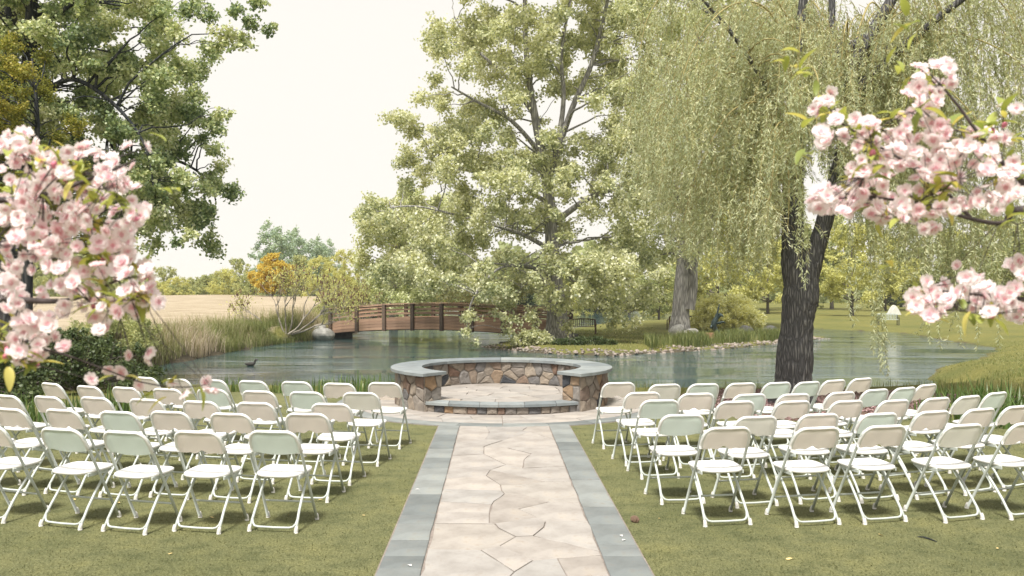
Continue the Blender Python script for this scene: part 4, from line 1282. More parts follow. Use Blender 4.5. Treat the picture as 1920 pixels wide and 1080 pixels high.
# boughs that arch out of the limbs; the shoots hang from them in overlapping tiers
BOUGH = [
 ([(1495, 330), (1430, 215), (1350, 225), (1285, 320), (1250, 430)], -1.2), ([(1490, 400), (1440, 330), (1385, 370), (1355, 460)], -0.9), ([(1505, 230), (1400, 105), (1300, 125), (1230, 225), (1205, 330)], 0.6),
 ([(1512, 150), (1420, 40), (1330, 55), (1255, 150), (1225, 260)], -1.6), ([(1512, 60), (1400, -60), (1290, -50), (1210, 40), (1190, 140)], -0.4), ([(1500, 260), (1440, 130), (1370, 130), (1320, 220), (1300, 330)], 1.8),
 ([(1495, 330), (1450, 260), (1400, 270), (1370, 360), (1360, 440)], -2.2), ([(1512, 100), (1450, -20), (1370, -30), (1300, 60), (1270, 160)], 2.4), ([(1500, 300), (1460, 240), (1430, 280), (1415, 380), (1412, 450)], -1.7), ([(1488, 420), (1455, 380), (1425, 420), (1410, 490)], 0.9),
 ([(1590, 230), (1680, 165), (1760, 215), (1815, 330), (1830, 420)], -0.9), ([(1600, 140), (1720, 80), (1830, 130), (1900, 260), (1915, 380)], -1.3), ([(1555, 390), (1620, 330), (1680, 385), (1705, 480)], 0.9), ([(1650, 30), (1760, -50), (1870, -10), (1950, 120), (1975, 240)], -0.4),
 ([(1590, 200), (1690, 120), (1790, 160), (1860, 280), (1880, 400)], 1.6), ([(1585, 60), (1680, -30), (1770, 20), (1830, 140), (1850, 260)], 2.6), ([(1600, 120), (1660, 60), (1720, 110), (1750, 220), (1760, 330)], 2.2), ([(1580, 260), (1640, 220), (1700, 270), (1730, 370), (1738, 440)], 2.8),
 ([(1585, 40), (1540, -40), (1480, -20), (1440, 70)], 1.8), ([(1590, 120), (1620, 60), (1660, 90), (1680, 180)], 1.2), ([(1700, -60), (1800, -120), (1920, -80), (2010, 60), (2040, 200)], 0.8), ([(1850, 10), (1930, 0), (1990, 100), (2010, 240)], -1.5), ([(1515, 120), (1545, 40), (1580, 50), (1610, 130)], 2.0),
 ([(1512, 90), (1460, 20), (1420, 70), (1400, 160)], 0.2), ([(1505, 210), (1465, 160), (1440, 210), (1430, 300)], -2.4), ([(1580, 180), (1660, 60), (1780, 60), (1880, 150), (1930, 280)], 3.6), ([(1580, 160), (1640, 90), (1700, 150), (1730, 260)], 4.2), ([(1510, 140), (1440, 60), (1350, 110), (1290, 220)], 3.4),
 ([(1590, 180), (1640, 20), (1720, -40), (1790, 60), (1815, 200)], 3.0), ([(1590, 160), (1700, -20), (1820, -60), (1900, 60), (1930, 200)], 3.8), ([(1600, 150), (1640, 60), (1690, 40), (1720, 130), (1728, 250)], -0.8), ([(1620, 100), (1700, -10), (1790, -10), (1850, 90), (1870, 200)], -0.9),
 ([(1585, 100), (1560, 0), (1590, -60), (1640, 0), (1660, 100)], 2.6), ([(1512, 110), (1550, -20), (1610, -60), (1660, 10), (1680, 120)], 3.3), ([(1580, 230), (1640, 160), (1700, 190), (1740, 290), (1755, 390)], 3.9), ([(1590, 210), (1740, 60), (1850, 70), (1930, 180), (1960, 320)], 4.4), ([(1590, 190), (1780, 120), (1880, 190), (1930, 320), (1940, 430)], 3.4),
 ([(1495, 320), (1400, 150), (1310, 170), (1250, 270), (1225, 380)], -0.3), ([(1490, 380), (1420, 270), (1350, 290), (1305, 380), (1290, 470)], 0.3), ([(1500, 290), (1380, 180), (1300, 230), (1250, 340)], 2.8), ([(1490, 390), (1430, 290), (1380, 320), (1340, 420)], 2.2), ([(1495, 340), (1460, 270), (1420, 310), (1395, 410), (1390, 490)], 1.6),
 ([(1555, 330), (1590, 280), (1612, 330), (1618, 410)], -1.0), ([(1500, 260), (1530, 200), (1562, 240), (1572, 330)], -1.0), ([(1560, 360), (1580, 300), (1560, 330), (1552, 410)], -0.8), ([(1590, 130), (1570, 60), (1545, 90), (1535, 170)], -0.9), ([(1600, 110), (1640, 70), (1650, 120), (1645, 210)], -0.9), ([(1515, 130), (1490, 60), (1470, 100), (1465, 190)], -0.8), ([(1660, 10), (1700, -20), (1720, 40), (1722, 140)], -0.7)]
bn, bx_ = [], []
for pts_, dd in BOUGH:
    k_ = len(pts_)
    P_ = np.array([wpt(x, y, dd * min(1, i / (k_ - 1) * 1.4)) for i, (x, y) in enumerate(pts_)])
    P_[0] = np.concatenate(wnodes[1:])[int(np.argmin(np.linalg.norm(np.concatenate(wnodes[1:]) - P_[0], axis=1)))]
    t = np.linspace(0, k_ - 1, (k_ - 1) * 8 + 1); i = np.minimum(t.astype(int), k_ - 2); f = (t - i)[:, None]
    A_ = P_[np.maximum(i - 1, 0)]; B_ = P_[i]; C_ = P_[i + 1]; D_ = P_[np.minimum(i + 2, k_ - 1)]
    Q = 0.5 * (2 * B_ + (C_ - A_) * f + (2 * A_ - 5 * B_ + 4 * C_ - D_) * f ** 2 + (-A_ + 3 * B_ - 3 * C_ + D_) * f ** 3)
    feeder.append((Q, np.linspace(0.020, 0.005, len(Q))))
    bn += list(Q[5:]); bx_ += list(unit(np.gradient(Q, axis=0))[5:])
bn = np.array(bn); bx_ = np.array(bx_)
tries = 0
while NS < 3250 and tries < 60000:
    tries += 1
    j = rw.integers(0, len(bn)); p0 = bn[j] + rw.normal(0, 1, 3) * np.array([0.26, 0.40, 0.14])
    Yd = p0[1]
    xn = VX + p0[0] * FPX / Yd; yn = VY - (p0[2] - CH) * FPX / Yd
    Ls = rw.uniform(0.5, 1.0) * rw.choice([1.0, 1.7, 2.6], p=[0.35, 0.4, 0.25])
    drift = bx_[j][0] * rw.uniform(0.05, 0.45) * Ls + rw.normal(0, 0.10)
    xe = xn + drift * FPX / Yd; ye = yn + Ls * FPX / Yd
    if ye > float(np.interp(xe, prof_x, prof_y)) * rw.uniform(0.92, 1.03): continue
    if 1462 < xe < 1560 and ye > 475 and Yd < YW + 0.6: continue
    if 1455 < xe < 1530 and ye > 330 and Yd < YW + 0.6 and rw.random() < 0.7: continue
    if ye < -20: continue
    strand(p0, xe, ye, Yd + rw.normal(0, 0.15), 42, rw.uniform(0.15, 0.85), 1.8)
    NS += 1
for x0, y0, x1, y1, Yd in ((1560, 480, 1655, 690, 13.4), (1590, 470, 1640, 660, 13.5), (1590, 440, 1655, 700, 13.5), (1600, 470, 1668, 705, 13.4), (1480, 380, 1512, 490, 12.6), (1478, 330, 1505, 540, 12.5), (1470, 300, 1500, 525, 12.6), (1480, 350, 1495, 500, 12.4), (1580, 420, 1598, 600, 13.6), (1585, 500, 1600, 610, 13.6), (1740, 480, 1745, 640, 13), (1790, 480, 1800, 650, 13.4), (1800, 480, 1830, 655, 13), (1735, 480, 1760, 655, 13.2), (1860, 480, 1870, 650, 13)):
    s0 = px(x0, y0 - 220, Yd)
    p_node = nodes[int(np.argmin(np.linalg.norm(nodes - s0, axis=1)))]
    feeder.append((bez(p_node, (p_node + s0) / 2 + np.array([0, 0, 0.3]), s0, 5), np.linspace(0.018, 0.006, 5)))
    strand(s0, x1, y1, Yd, 75, 0.5)
V, F = tubes(spaths, 3, False)
V2, F2 = tubes(feeder, 5, False)
link('hanging_twigs', big_mesh('hanging_twigs', np.concatenate([V, V2]) - wb, np.concatenate([F, F2 + len(V)]), M['willow_twig']), willow)
P = np.concatenate(lp); D = np.concatenate(ld); A = np.concatenate(la)
V, F = leaf_quads(P, 0.074, 0.0088, rw, 0, D, 0.3)
link('crown', big_mesh('crown', V - wb, F, M['lf_willow'], A), willow)
print('willow leaves', len(P))
# small grey number plate seen low on the trunk
V, F = box_vf((0, 0, 0), (0.125, 0.012, 0.085), 0.003)
tag(link('trunk_plate', mesh('trunk_plate', V, F, M['grey_metal']), None, wpt(1452, 748, -0.275) + np.array([0.10, 0, 0]), (R(-8), 0, 0)), 'small grey metal plate fixed low on the willow trunk', 'plate')

# ------------------------------------------------------------------ trees far behind the pond: a few kinds, each tree its own copy
def far_tree_meshes(seed, n_cl, shape, n_leaves, L, W, lmat, bmat, trunk_h=0.22, multi=1):
    """unit tree: height 1, crown half-width 0.5*shape[0]"""
    rng = np.random.default_rng(seed)
    cl = []
    tries = 0
    while len(cl) < n_cl and tries < 20000:
        tries += 1
        h = rng.uniform(trunk_h, 0.97)
        t = (h - trunk_h) / (1 - trunk_h)
        if shape[1] == 'oval': w = math.sin(math.pi * min(1, 0.12 + 0.86 * t) ** 0.9) ** 0.7
        elif shape[1] == 'cone': w = (1 - t) ** 0.8 * 0.95 + 0.08
        else: w = 1 - abs(t - 0.35) ** 1.6 * 1.25
        a = rng.uniform(0, 6.283); rr = math.sqrt(rng.random()) * shape[0] * 0.5 * max(0.05, w)
        r = rng.uniform(0.055, 0.105)
        q = np.array([rr * math.cos(a), rr * math.sin(a), h, r])
        if any(np.linalg.norm(q[:3] - o[:3]) < 0.5 * (r + o[3]) for o in cl): continue
        cl.append(q)
    mains = [(np.array([(0, 0, -0.02), (0.006, 0, 0.1), (-0.01, 0.01, 0.3), (0.01, 0, 0.55), (0, 0, 0.85)]), np.array([0.026, 0.020, 0.016, 0.010, 0.003]))]
    for _ in range(multi - 1):
        a = rng.uniform(0, 6.28)
        mains.append((np.array([(0, 0, 0.05), (0.06 * math.cos(a), 0.06 * math.sin(a), 0.25), (0.14 * math.cos(a), 0.14 * math.sin(a), 0.6)]), np.array([0.016, 0.012, 0.004])))
    paths, twigs = grow(mains, np.array(cl), rng, 0.12, 1, 0.6, 0.0012, 6, thick=0.004)
    V, F, A, tp = foliage(twigs, n_leaves, rng, L, W, 0.8, 0.3, 0.18, 0.0010, 0.5)
    T1 = tubes(paths, 6, False); T3 = tubes(tp, 3, False)
    return (big_mesh('trunk', np.concatenate([T1[0], T3[0]]), np.concatenate([T1[1], T3[1] + len(T1[0])]), bmat, smooth=True), big_mesh('crown', V, F, lmat, A))
FT = {
 'green': far_tree_meshes(101, 70, (0.75, 'oval'), 9000, 0.024, 0.012, M['lf_far'], M['bark_far']),
 'green2': far_tree_meshes(102, 70, (0.95, 'round'), 9000, 0.026, 0.012, M['lf_far'], M['bark_far'], 0.12),
 'blue': far_tree_meshes(103, 70, (0.55, 'oval'), 9000, 0.022, 0.011, M['lf_farhaze'], M['bark_far'], 0.15),
 'yellow': far_tree_meshes(104, 70, (0.85, 'round'), 9000, 0.024, 0.011, M['lf_fary'], M['bark_far'], 0.20),
 'gold': far_tree_meshes(105, 110, (0.9, 'oval'), 16000, 0.028, 0.014, M['lf_gold'], M['bark_far'], 0.12),
 'dark': far_tree_meshes(106, 80, (0.55, 'cone'), 9000, 0.020, 0.009, M['lf_dark'], M['bark_far'], 0.05),
 'bush': far_tree_meshes(107, 70, (1.7, 'round'), 9000, 0.040, 0.016, M['lf_far'], M['bark_far'], 0.05, 4),
}
FLAB = {
 'green': ('broad_tree', 'rounded mid-green tree in the tree line beyond the pond', 'mid-green trees beyond the pond'),
 'green2': ('broad_tree', 'low spreading green tree in the tree line beyond the pond', 'spreading green trees beyond the pond'),
 'blue': ('poplar_tree', 'tall haze-tinted bluish-green poplar standing behind the dry field', 'poplars behind the dry field'),
 'yellow': ('yellow_tree', 'yellow-green spring tree on the far side of the pond', 'yellow-green trees beyond the pond'),
 'gold': ('golden_tree', 'golden yellow tree beside the footbridge behind the sumac', None),
 'dark': ('evergreen_tree', 'dark green conifer showing between the trees beyond the pond', 'dark conifers beyond the pond'),
 'bush': ('bush', 'grey-green spreading bush below the far tree line', 'bushes below the far tree line'),
}
FADJ = {'green': 'rounded mid-green tree', 'green2': 'low spreading green tree', 'yellow': 'yellow-green spring tree', 'dark': 'dark green conifer', 'bush': 'grey-green spreading bush'}
rf_ = np.random.default_rng(55)
def far_tree(kind, x, top, Y, wscale=1.0, label=None, base_px=None):
    X = (x - VX) * Y / FPX
    z = gz(X, Y)
    h = CH - (top - VY) * Y / FPX - z
    nm, lab, grp = FLAB[kind]
    wh = ('behind the dry field' if x < 480 else 'behind the grey sumac' if x < 690 else 'behind the footbridge' if x < 1010 else 'behind the big cottonwood' if x < 1200 else
          'behind the yellow-green bush' if x < 1480 else 'behind the far lawn bench' if x < 1720 else 'beyond the willow-side lawn')
    if kind not in ('gold', 'blue'): lab = FADJ[kind] + ' ' + wh; grp = FADJ[kind] + 's ' + wh
    o = tag(empty(nm, (X, Y, z), rf_.uniform(0, 6.28)), label or lab, 'bush' if kind == 'bush' else 'tree', None if label else grp)
    tr, cr = FT[kind]
    a = link('trunk', tr, o); b = link('crown', cr, o)
    o.scale = (h * wscale, h * wscale, h)
    return o
for a in (('green2', 312, 498, 135, 0.9), ('green2', 365, 518, 140), ('green2', 405, 512, 150, 1.2), ('green', 448, 484, 118, 0.9), ('blue', 508, 420, 165), ('blue', 545, 432, 175, 1.2), ('blue', 590, 448, 168, 1.0), ('blue', 612, 452, 185, 0.9),
          ('yellow', 332, 520, 112, 1.3), ('green', 388, 515, 116, 1.1), ('yellow', 420, 505, 112, 1.1), ('green2', 470, 508, 108, 1.0), ('yellow', 295, 528, 116, 1.3), ('green', 565, 478, 112, 1.0), ('yellow', 600, 482, 104, 1.0), ('yellow', 645, 470, 95, 0.9), ('green', 690, 500, 105), ('green2', 745, 520, 98), ('yellow', 806, 500, 84, 0.7), ('green', 862, 470, 110), ('dark', 915, 520, 100, 1.3), ('green', 950, 470, 125), ('dark', 985, 525, 96, 1.4), ('green2', 1045, 505, 110, 1.3), ('yellow', 1075, 515, 100, 1.0), ('dark', 1120, 460, 118, 1.2), ('green', 1150, 440, 125),
          ('yellow', 1180, 480, 105), ('green', 1236, 478, 88, 0.95), ('yellow', 1225, 556, 98, 1.2), ('yellow', 1345, 390, 92, 1.0), ('green', 1400, 380, 110), ('yellow', 1440, 450, 100, 1.0), ('green', 1500, 420, 120), ('yellow', 1598, 420, 84, 0.95), ('yellow', 1660, 440, 102), ('green', 1560, 400, 118), ('green', 1720, 400, 108), ('yellow', 1790, 430, 116), ('green', 1840, 390, 105), ('dark', 1690, 470, 130, 1.5), ('green', 1900, 400, 96), ('dark', 1770, 480, 135, 1.4), ('green', 1960, 380, 110), ('green2', 250, 500, 120), ('green', 190, 470, 125), ('green2', 110, 480, 115), ('green', 40, 450, 120), ('yellow', 1250, 520, 130, 1.5), ('green2', 1310, 500, 135, 1.4)):
    far_tree(a[0], a[1], a[2], a[3], a[4] if len(a) > 4 else 1.0)
far_tree('gold', 510, 476, 78, 1.2)
for a in (('bush', 340, 538, 112), ('bush', 395, 535, 118), ('bush', 700, 545, 92), ('bush', 760, 548, 86), ('bush', 905, 552, 90), ('bush', 960, 550, 105), ('bush', 1130, 555, 120), ('bush', 1520, 548, 118), ('bush', 1640, 555, 112), ('bush', 1720, 556, 100), ('bush', 1780, 552, 112), ('bush', 1860, 556, 104), ('bush', 1930, 552, 98)):
    far_tree(*a)

# the far wood that closes the view: one mass of foliage
rng = np.random.default_rng(77)
n = 34000
an = rng.uniform(R(-62), R(62), n); dd = rng.uniform(190, 250, n)
hx_ = 9.5 + 3.0 * np.sin(an * 23) + 2.0 * np.sin(an * 57 + 1) + 1.4 * np.sin(an * 131)
hx_ = np.where((an > R(-24)) & (an < R(-4)), hx_ * 0.50, hx_)
P = np.stack([np.sin(an) * dd, np.cos(an) * dd, -1 + (hx_ + 1) * rng.uniform(0, 1, n) ** 0.8], 1)
V, F = leaf_quads(P, 1.8, 0.85, rng, 0.2)
tag(link('far_wood', big_mesh('far_wood', V, F, M['lf_far'], np.clip(rng.normal(0.35, 0.2, n), 0, 1))), 'continuous green woodland closing the view behind the park', 'woodland', kind='stuff')

# ------------------------------------------------------------------ bushes and shrubs
def shrub(name, label, x, y, rx, ry, h, n_cl, n_leaves, L, W, lmat, seed, group=None, r=(0.16, 0.30), cat='bush', down=0.0):
    rng = np.random.default_rng(seed)
    z = gz(x, y)
    cl = []; tries = 0
    while len(cl) < n_cl and tries < 20000:
        tries += 1
        u = unit(rng.normal(size=3)); u[2] = abs(u[2])
        q = u * rng.uniform(0.35, 1.0) ** 0.5
        rr = rng.uniform(*r)
        c = np.array([x + q[0] * (rx - rr), y + q[1] * (ry - rr), z + 0.05 + q[2] * (h - rr), rr])
        if any(np.linalg.norm(c[:3] - o[:3]) < 0.42 * (rr + o[3]) for o in cl): continue
        cl.append(c)
    mains = [(np.array([(x, y, z - 0.05), (x, y, z + 0.12 * h), (x + 0.05, y, z + 0.3 * h), (x, y, z + 0.55 * h)]), np.array([0.05, 0.045, 0.035, 0.02]))]
    return make_tree(name, label, mains, np.array(cl), n_leaves, L, W, lmat, M['bark_far'], seed, group, cat, attach_min=0, ntw=7, twig_r=0.004, parts=('stem', 'foliage'), rscale=0.5, down=down, sides=6)
yb = on_z(1380, 622, -0.62)
shrub('yellow_bush', 'big rounded yellow-green bush behind the bronze sculpture', yb[0], 56.5, 3.1, 2.4, 2.75, 110, 42000, 0.15, 0.04, M['lf_bush'], 201, r=(0.35, 0.6))
shrub('leafy_shrub', 'dense dark green shrub at the outer end of the chair rows', -9.6, 14.6, 2.2, 1.6, 1.75, 75, 16000, 0.060, 0.027, M['lf_shrub'], 202)
shrub('leafy_shrub', 'dark green shrub between the chairs and the near left water edge', -8.2, 16.8, 1.9, 1.5, 1.35, 65, 14000, 0.060, 0.027, M['lf_shrub'], 203)
shrub('leafy_shrub', 'tall dark green shrub under the dark-limbed cottonwood', -11.8, 18.0, 2.4, 1.8, 2.2, 75, 16000, 0.065, 0.028, M['lf_shrub'], 204)
shrub('willowy_shrub', 'feathery pale green shrub at the foot of the tall bank grass', -13.6, 26.0, 2.0, 2.2, 1.9, 60, 16000, 0.11, 0.016, M['lf_cotton2'], 205, r=(0.25, 0.45))
shrub('willowy_shrub', 'feathery green shrub in the tall grass opposite the duck', -14.0, 31.5, 1.9, 2.2, 1.75, 60, 14000, 0.12, 0.018, M['lf_far'], 206, r=(0.25, 0.45))
q = on_z(985, 652, -0.75)
shrub('waterside_bush', 'small yellow-green bush at the water edge below the cottonwood', 1.75, 41.6, 1.2, 0.8, 0.95, 40, 5600, 0.11, 0.045, M['lf_cotton'], 207, r=(0.2, 0.36))
shrub('leafy_groundcover', 'low dark green leafy clump around the cottonwood foot', 4.3, 41.0, 1.7, 0.6, 0.42, 50, 7000, 0.10, 0.035, M['lf_shrub'], 208, r=(0.15, 0.28))

# ------------------------------------------------------------------ grasses
def blades(P, H, W, lean, rng, dirs=None):
    """tapered bent blades, two quads each"""
    n = len(P)
    a = rng.uniform(0, 6.283, n)
    ld_ = np.stack([np.cos(a), np.sin(a), np.zeros(n)], 1) if dirs is None else dirs
    s = np.stack([-np.sin(a), np.cos(a), np.zeros(n)], 1)
    H = np.broadcast_to(H, (n,))[:, None]; W = np.broadcast_to(W, (n,))[:, None]; lean = np.broadcast_to(lean, (n,))[:, None]
    up = np.array([0, 0, 1.0])
    p1 = P + up * H * 0.55 + ld_ * lean * H * 0.22
    p2 = P + up * H * (1 - 0.25 * lean) + ld_ * lean * H * 0.75
    V = np.stack([P - s * W, P + s * W, p1 + s * W * 0.8, p1 - s * W * 0.8, p2 + s * W * 0.12, p2 - s * W * 0.12], 1).reshape(-1, 3)
    b = np.arange(n)[:, None] * 6
    F = np.concatenate([b + np.array([[0, 1, 2, 3]]), b + np.array([[3, 2, 4, 5]])], 0)
    return V, F

rng = np.random.default_rng(91)
# tall bank grass on the far left bank
pts = []
while len(pts) < 23000:
    x = rng.uniform(-23, -9.3, 4000); y = rng.uniform(22, 52, 4000)
    sd_ = pond_sd(np.stack([x, y], 1))
    keep = (sd_ > -0.15) & (sd_ < 5.5) & (x < -9.4) & (rng.random(4000) < np.exp(-np.clip(sd_ - 1.5, 0, 9) * 0.75)) & ((np.sin(x * 1.7 + 3) * np.sin(y * 1.3) + rng.normal(0, 0.5, 4000)) > -0.4)
    pts += list(np.stack([x, y], 1)[keep])
pts = np.array(pts[:23000]); zz = ground_z(pts[:, 0], pts[:, 1])
P = np.column_stack([pts, np.maximum(zz, ZW) - 0.03])
patch = np.sin(pts[:, 0] * 0.5 + 1) * np.sin(pts[:, 1] * 0.33 + 2.4) + 0.5 * np.sin(pts[:, 1] * 0.9)
Hh = rng.uniform(0.45, 1.0, len(P)) * (1.0 + 0.35 * patch)
V, F = blades(P, Hh, rng.uniform(0.006, 0.014, len(P)), rng.uniform(0.15, 0.9, len(P)), rng)
av = np.clip(0.44 + 0.30 * patch + rng.normal(0, 0.2, len(P)), 0, 1)
tag(link('bank_grass', big_mesh('bank_grass', V, F, M['grass_tall'], np.concatenate([av, av]))), 'tall tan and green grass along the bank below the dry field', 'grass', kind='stuff')

# reeds and iris on the grassy point's shore, short grass on the near bank
def scatter_grass(name, label, test, box, n, h, w, mat, seed, bias=0.5, lean=(0.1, 0.6)):
    rng = np.random.default_rng(seed); out = []
    while sum(map(len, out)) < n:
        x = rng.uniform(box[0], box[1], 6000); y = rng.uniform(box[2], box[3], 6000)
        sd_ = pond_sd(np.stack([x, y], 1)); out.append(np.stack([x, y], 1)[test(x, y, sd_, rng)])
    p = np.concatenate(out)[:n]; z = ground_z(p[:, 0], p[:, 1])
    P = np.column_stack([p, z - 0.02])
    V, F = blades(P, rng.uniform(h[0], h[1], n), rng.uniform(w[0], w[1], n), rng.uniform(lean[0], lean[1], n), rng)
    a = np.clip(rng.normal(bias, 0.25, n), 0, 1)
    return tag(link(name, big_mesh(name, V, F, mat, np.concatenate([a, a]))), label, 'grass', kind='stuff')
scatter_grass('shore_reeds', 'upright green reeds behind the cobbles on the grassy point', lambda x, y, s, r: (s > 0.7) & (s < 2.2) & (x > 7.2) & (x < 16.2) & (y < 49) & (np.sin(x * 2.1) + r.normal(0, 0.6, len(x)) > -0.3), (7, 17, 38, 50), 5200, (0.35, 0.75), (0.008, 0.016), M['grass_green'], 92, 0.4)
scatter_grass('bank_fringe', 'rough green grass fringe along the near bank of the pond', lambda x, y, s, r: (s > 0.05) & (s < 3.2) & (y < 22.5) & (x > -13) & (x < 12.5) & (np.sin(x * 3.1 + 1) * np.sin(x * 1.13) + r.normal(0, 0.4, len(x)) > 0.05), (-13, 13, 15.5, 23), 4200, (0.07, 0.22), (0.004, 0.008), M['grass_green'], 93, 0.55)
scatter_grass('lawn_grass', 'short rough grass blades on the lawn of the right bank', lambda x, y, s, r: (s > 0.1) & (s < 6) & (x > 11) & (y < 44), (11, 30, 14, 44), 15000, (0.03, 0.09), (0.005, 0.011), M['grass_green'], 94, 0.7)
scatter_grass('point_grass', 'short lawn grass blades on the grassy point', lambda x, y, s, r: (s > 0.3) & (s < 7) & (x > 0) & (x < 18) & (y > 36) & (y < 60), (0, 19, 36, 60), 12000, (0.05, 0.13), (0.008, 0.016), M['grass_green'], 95, 0.7)

rng = np.random.default_rng(990)
n = 62000
u = rng.random(n); yb_ = 4.6 * (14.0 / 4.6) ** u; xb_ = rng.uniform(-1, 1, n) * (yb_ * 0.66 + 0.3)
kp = (np.abs(xb_ - 0.129) > 0.93) & (np.hypot(xb_ - CX, yb_ - CY) > 2.82); kp &= yb_ < TURF_BACK(xb_) - 0.1
P = np.stack([xb_, yb_, np.full(n, -0.002)], 1)[kp]; n = len(P)
D = unit(np.stack([rng.normal(size=n), rng.normal(size=n), rng.uniform(0.5, 1.6, n)], 1))
V, F = leaf_quads(P, 0.024, 0.0022, rng, 0, D)
tag(link('turf_blades', big_mesh('turf_blades', V, F, M['turf_blade'], np.clip(rng.normal(0.5, 0.3, n), 0, 1))), 'short olive blades of the synthetic turf under the chairs', 'turf', kind='stuff')

def iris_mesh(seed, n=46, h=(0.25, 0.58), spread=0.22):
    rng = np.random.default_rng(seed)
    P = np.column_stack([rng.normal(0, spread, n), rng.normal(0, spread * 0.7, n), np.full(n, -0.03)])
    V, F = blades(P, rng.uniform(h[0], h[1], n), rng.uniform(0.010, 0.017, n), rng.uniform(0.05, 0.75, n), rng)
    a = np.clip(rng.normal(0.45, 0.25, n), 0, 1)
    return big_mesh('iris_clump', V, F, M['iris'], np.concatenate([a, a]))
IM = [iris_mesh(300 + i) for i in range(4)]
ri = np.random.default_rng(96)
for x, y, s in ((1735, 790, 0.8), (1765, 775, 1.0), (1800, 790, 1.1), (1830, 782, 1.25), (1855, 790, 1.2), (1885, 785, 1.2), (1910, 795, 1.1), (1935, 788, 1.1), (1790, 770, 0.9), (1840, 770, 1.0), (1880, 800, 1.1), (1915, 775, 1.0), (1960, 800, 1.2)):
    p = on_z(x, y, 0)
    tag(link('iris_clump', IM[ri.integers(0, 4)], None, (p[0], p[1], gz(p[0], p[1]) + 0.045), (0, 0, ri.uniform(0, 6.28)), s), 'clump of dark green iris blades beyond the willow-side chairs', 'plant', 'iris clumps beyond the willow-side chairs')
for x, y, s in ((560, 742, 0.6), (590, 745, 0.75), (640, 744, 0.8), (668, 742, 0.9), (690, 738, 0.7), (715, 742, 0.8), (520, 742, 0.6), (450, 735, 0.6), (420, 738, 0.65), (615, 740, 0.7)):
    p = on_z(x, y - 6, 0)
    tag(link('reed_clump', IM[ri.integers(0, 4)], None, (p[0], p[1], gz(p[0], p[1]) + 0.02), (0, 0, ri.uniform(0, 6.28)), s), 'small tuft of upright green reeds between shrubbery-side chairs and water', 'plant', 'reed tufts between the chairs and the water')
for x, y, s in ((70, 790, 1.0), (100, 785, 0.9), (180, 780, 0.9), (215, 775, 1.0), (240, 772, 0.9), (20, 790, 1.0), (130, 782, 0.8)):
    p = on_z(x, y, 0)
    tag(link('grass_clump', IM[ri.integers(0, 4)], None, (p[0], p[1], gz(p[0], p[1]) + 0.02), (0, 0, ri.uniform(0, 6.28)), s), 'grassy clump at the foot of the dark shrubs', 'plant', 'grassy clumps below the dark shrubs')

# mulch round the willow and along the iris bed
mp = [(3.2, 13.1), (4.2, 12.5), (5.4, 12.5), (6.5, 12.75), (8.0, 12.6), (9.8, 12.2), (10.8, 12.4), (10.9, 14.6), (8.4, 15.6), (6.8, 16.4), (4.4, 16.4), (3.3, 15.4)]
P = rough_edge(np.array(mp), 0.3, 0.05, rs)
V, F, c = slab(P, -0.03, 0.007, 0.004)
bed = tag(link('mulch_bed', mesh('mulch_bed', V, F, M['mulch']), None, (c[0], c[1], 0)), kind='structure')
rng = np.random.default_rng(97); xs_ = rng.uniform(3, 11, 16000); ys_ = rng.uniform(12, 16.6, 16000)
kk = in_poly(xs_, ys_, P)
Pm = np.stack([xs_, ys_, rng.uniform(0.008, 0.03, 16000)], 1)[kk]
D = unit(np.stack([rng.normal(size=len(Pm)), rng.normal(size=len(Pm)), rng.normal(0, 0.25, len(Pm))], 1))
V, F = leaf_quads(Pm, 0.055, 0.011, rng, 0, D)
tag(link('mulch_chips', big_mesh('mulch_chips', V, F, M['chips'], rng.uniform(0, 1, len(Pm)))), 'loose brown bark chips around the willow trunk', 'mulch', kind='stuff')

# ------------------------------------------------------------------ stones on the shore
def rock_mesh(name, seed, mat, sub=2, rough=0.22, flat=0.7):
    import bmesh
    rng = np.random.default_rng(seed)
    bm = bmesh.new(); bmesh.ops.create_icosphere(bm, subdivisions=sub, radius=1.0)
    ph = rng.uniform(0, 6.28, (6, 3)); fr = rng.uniform(0.8, 2.6, (6, 3))
    cuts = unit(rng.normal(size=(7, 3))); cd = rng.uniform(0.62, 0.95, 7)
    for v in bm.verts:
        p = np.array(v.co)
        s = 1 + rough * sum(math.sin(float(fr[i] @ p) * 1.4 + ph[i, 0]) for i in range(6)) / 3
        p = p * s
        for c, d in zip(cuts, cd):
            t = float(p @ c)
            if t > d: p = p - c * (t - d) * 0.85
        p[2] *= flat
        v.co = p
    m = bpy.data.meshes.new(name); bm.to_mesh(m); bm.free()
    m.materials.append(mat)
    return m
CM = [rock_mesh('cobble', 400 + i, M['cobble'], 1, 0.2, 0.62) for i in range(6)]
BM = [rock_mesh('boulder', 420 + i, M['boulder'], 3, 0.2, 0.75) for i in range(4)]
DM = [rock_mesh('boulder', 440 + i, M['dark_boulder'], 3, 0.2, 0.75) for i in range(2)]
shore = np.array([(-0.7, 42.7), (0.9, 40.4), (2.6, 38.2), (4.9, 37.0), (7.8, 39.0), (10.9, 41.5), (15.2, 45.8), (18.4, 49.4), (20.0, 51.2)])
seg = np.linalg.norm(np.diff(shore, axis=0), axis=1); cum = np.concatenate([[0], np.cumsum(seg)])
rr_ = np.random.default_rng(98)
def shore_pt(s, off):
    p = np.array([np.interp(s, cum, shore[:, 0]), np.interp(s, cum, shore[:, 1])])
    e = np.array([np.interp(min(s + .3, cum[-1]), cum, shore[:, 0]), np.interp(min(s + .3, cum[-1]), cum, shore[:, 1])]) - np.array([np.interp(max(s - .3, 0), cum, shore[:, 0]), np.interp(max(s - .3, 0), cum, shore[:, 1])])
    e /= np.linalg.norm(e); nrm = np.array([-e[1], e[0]])
    return p + nrm * off
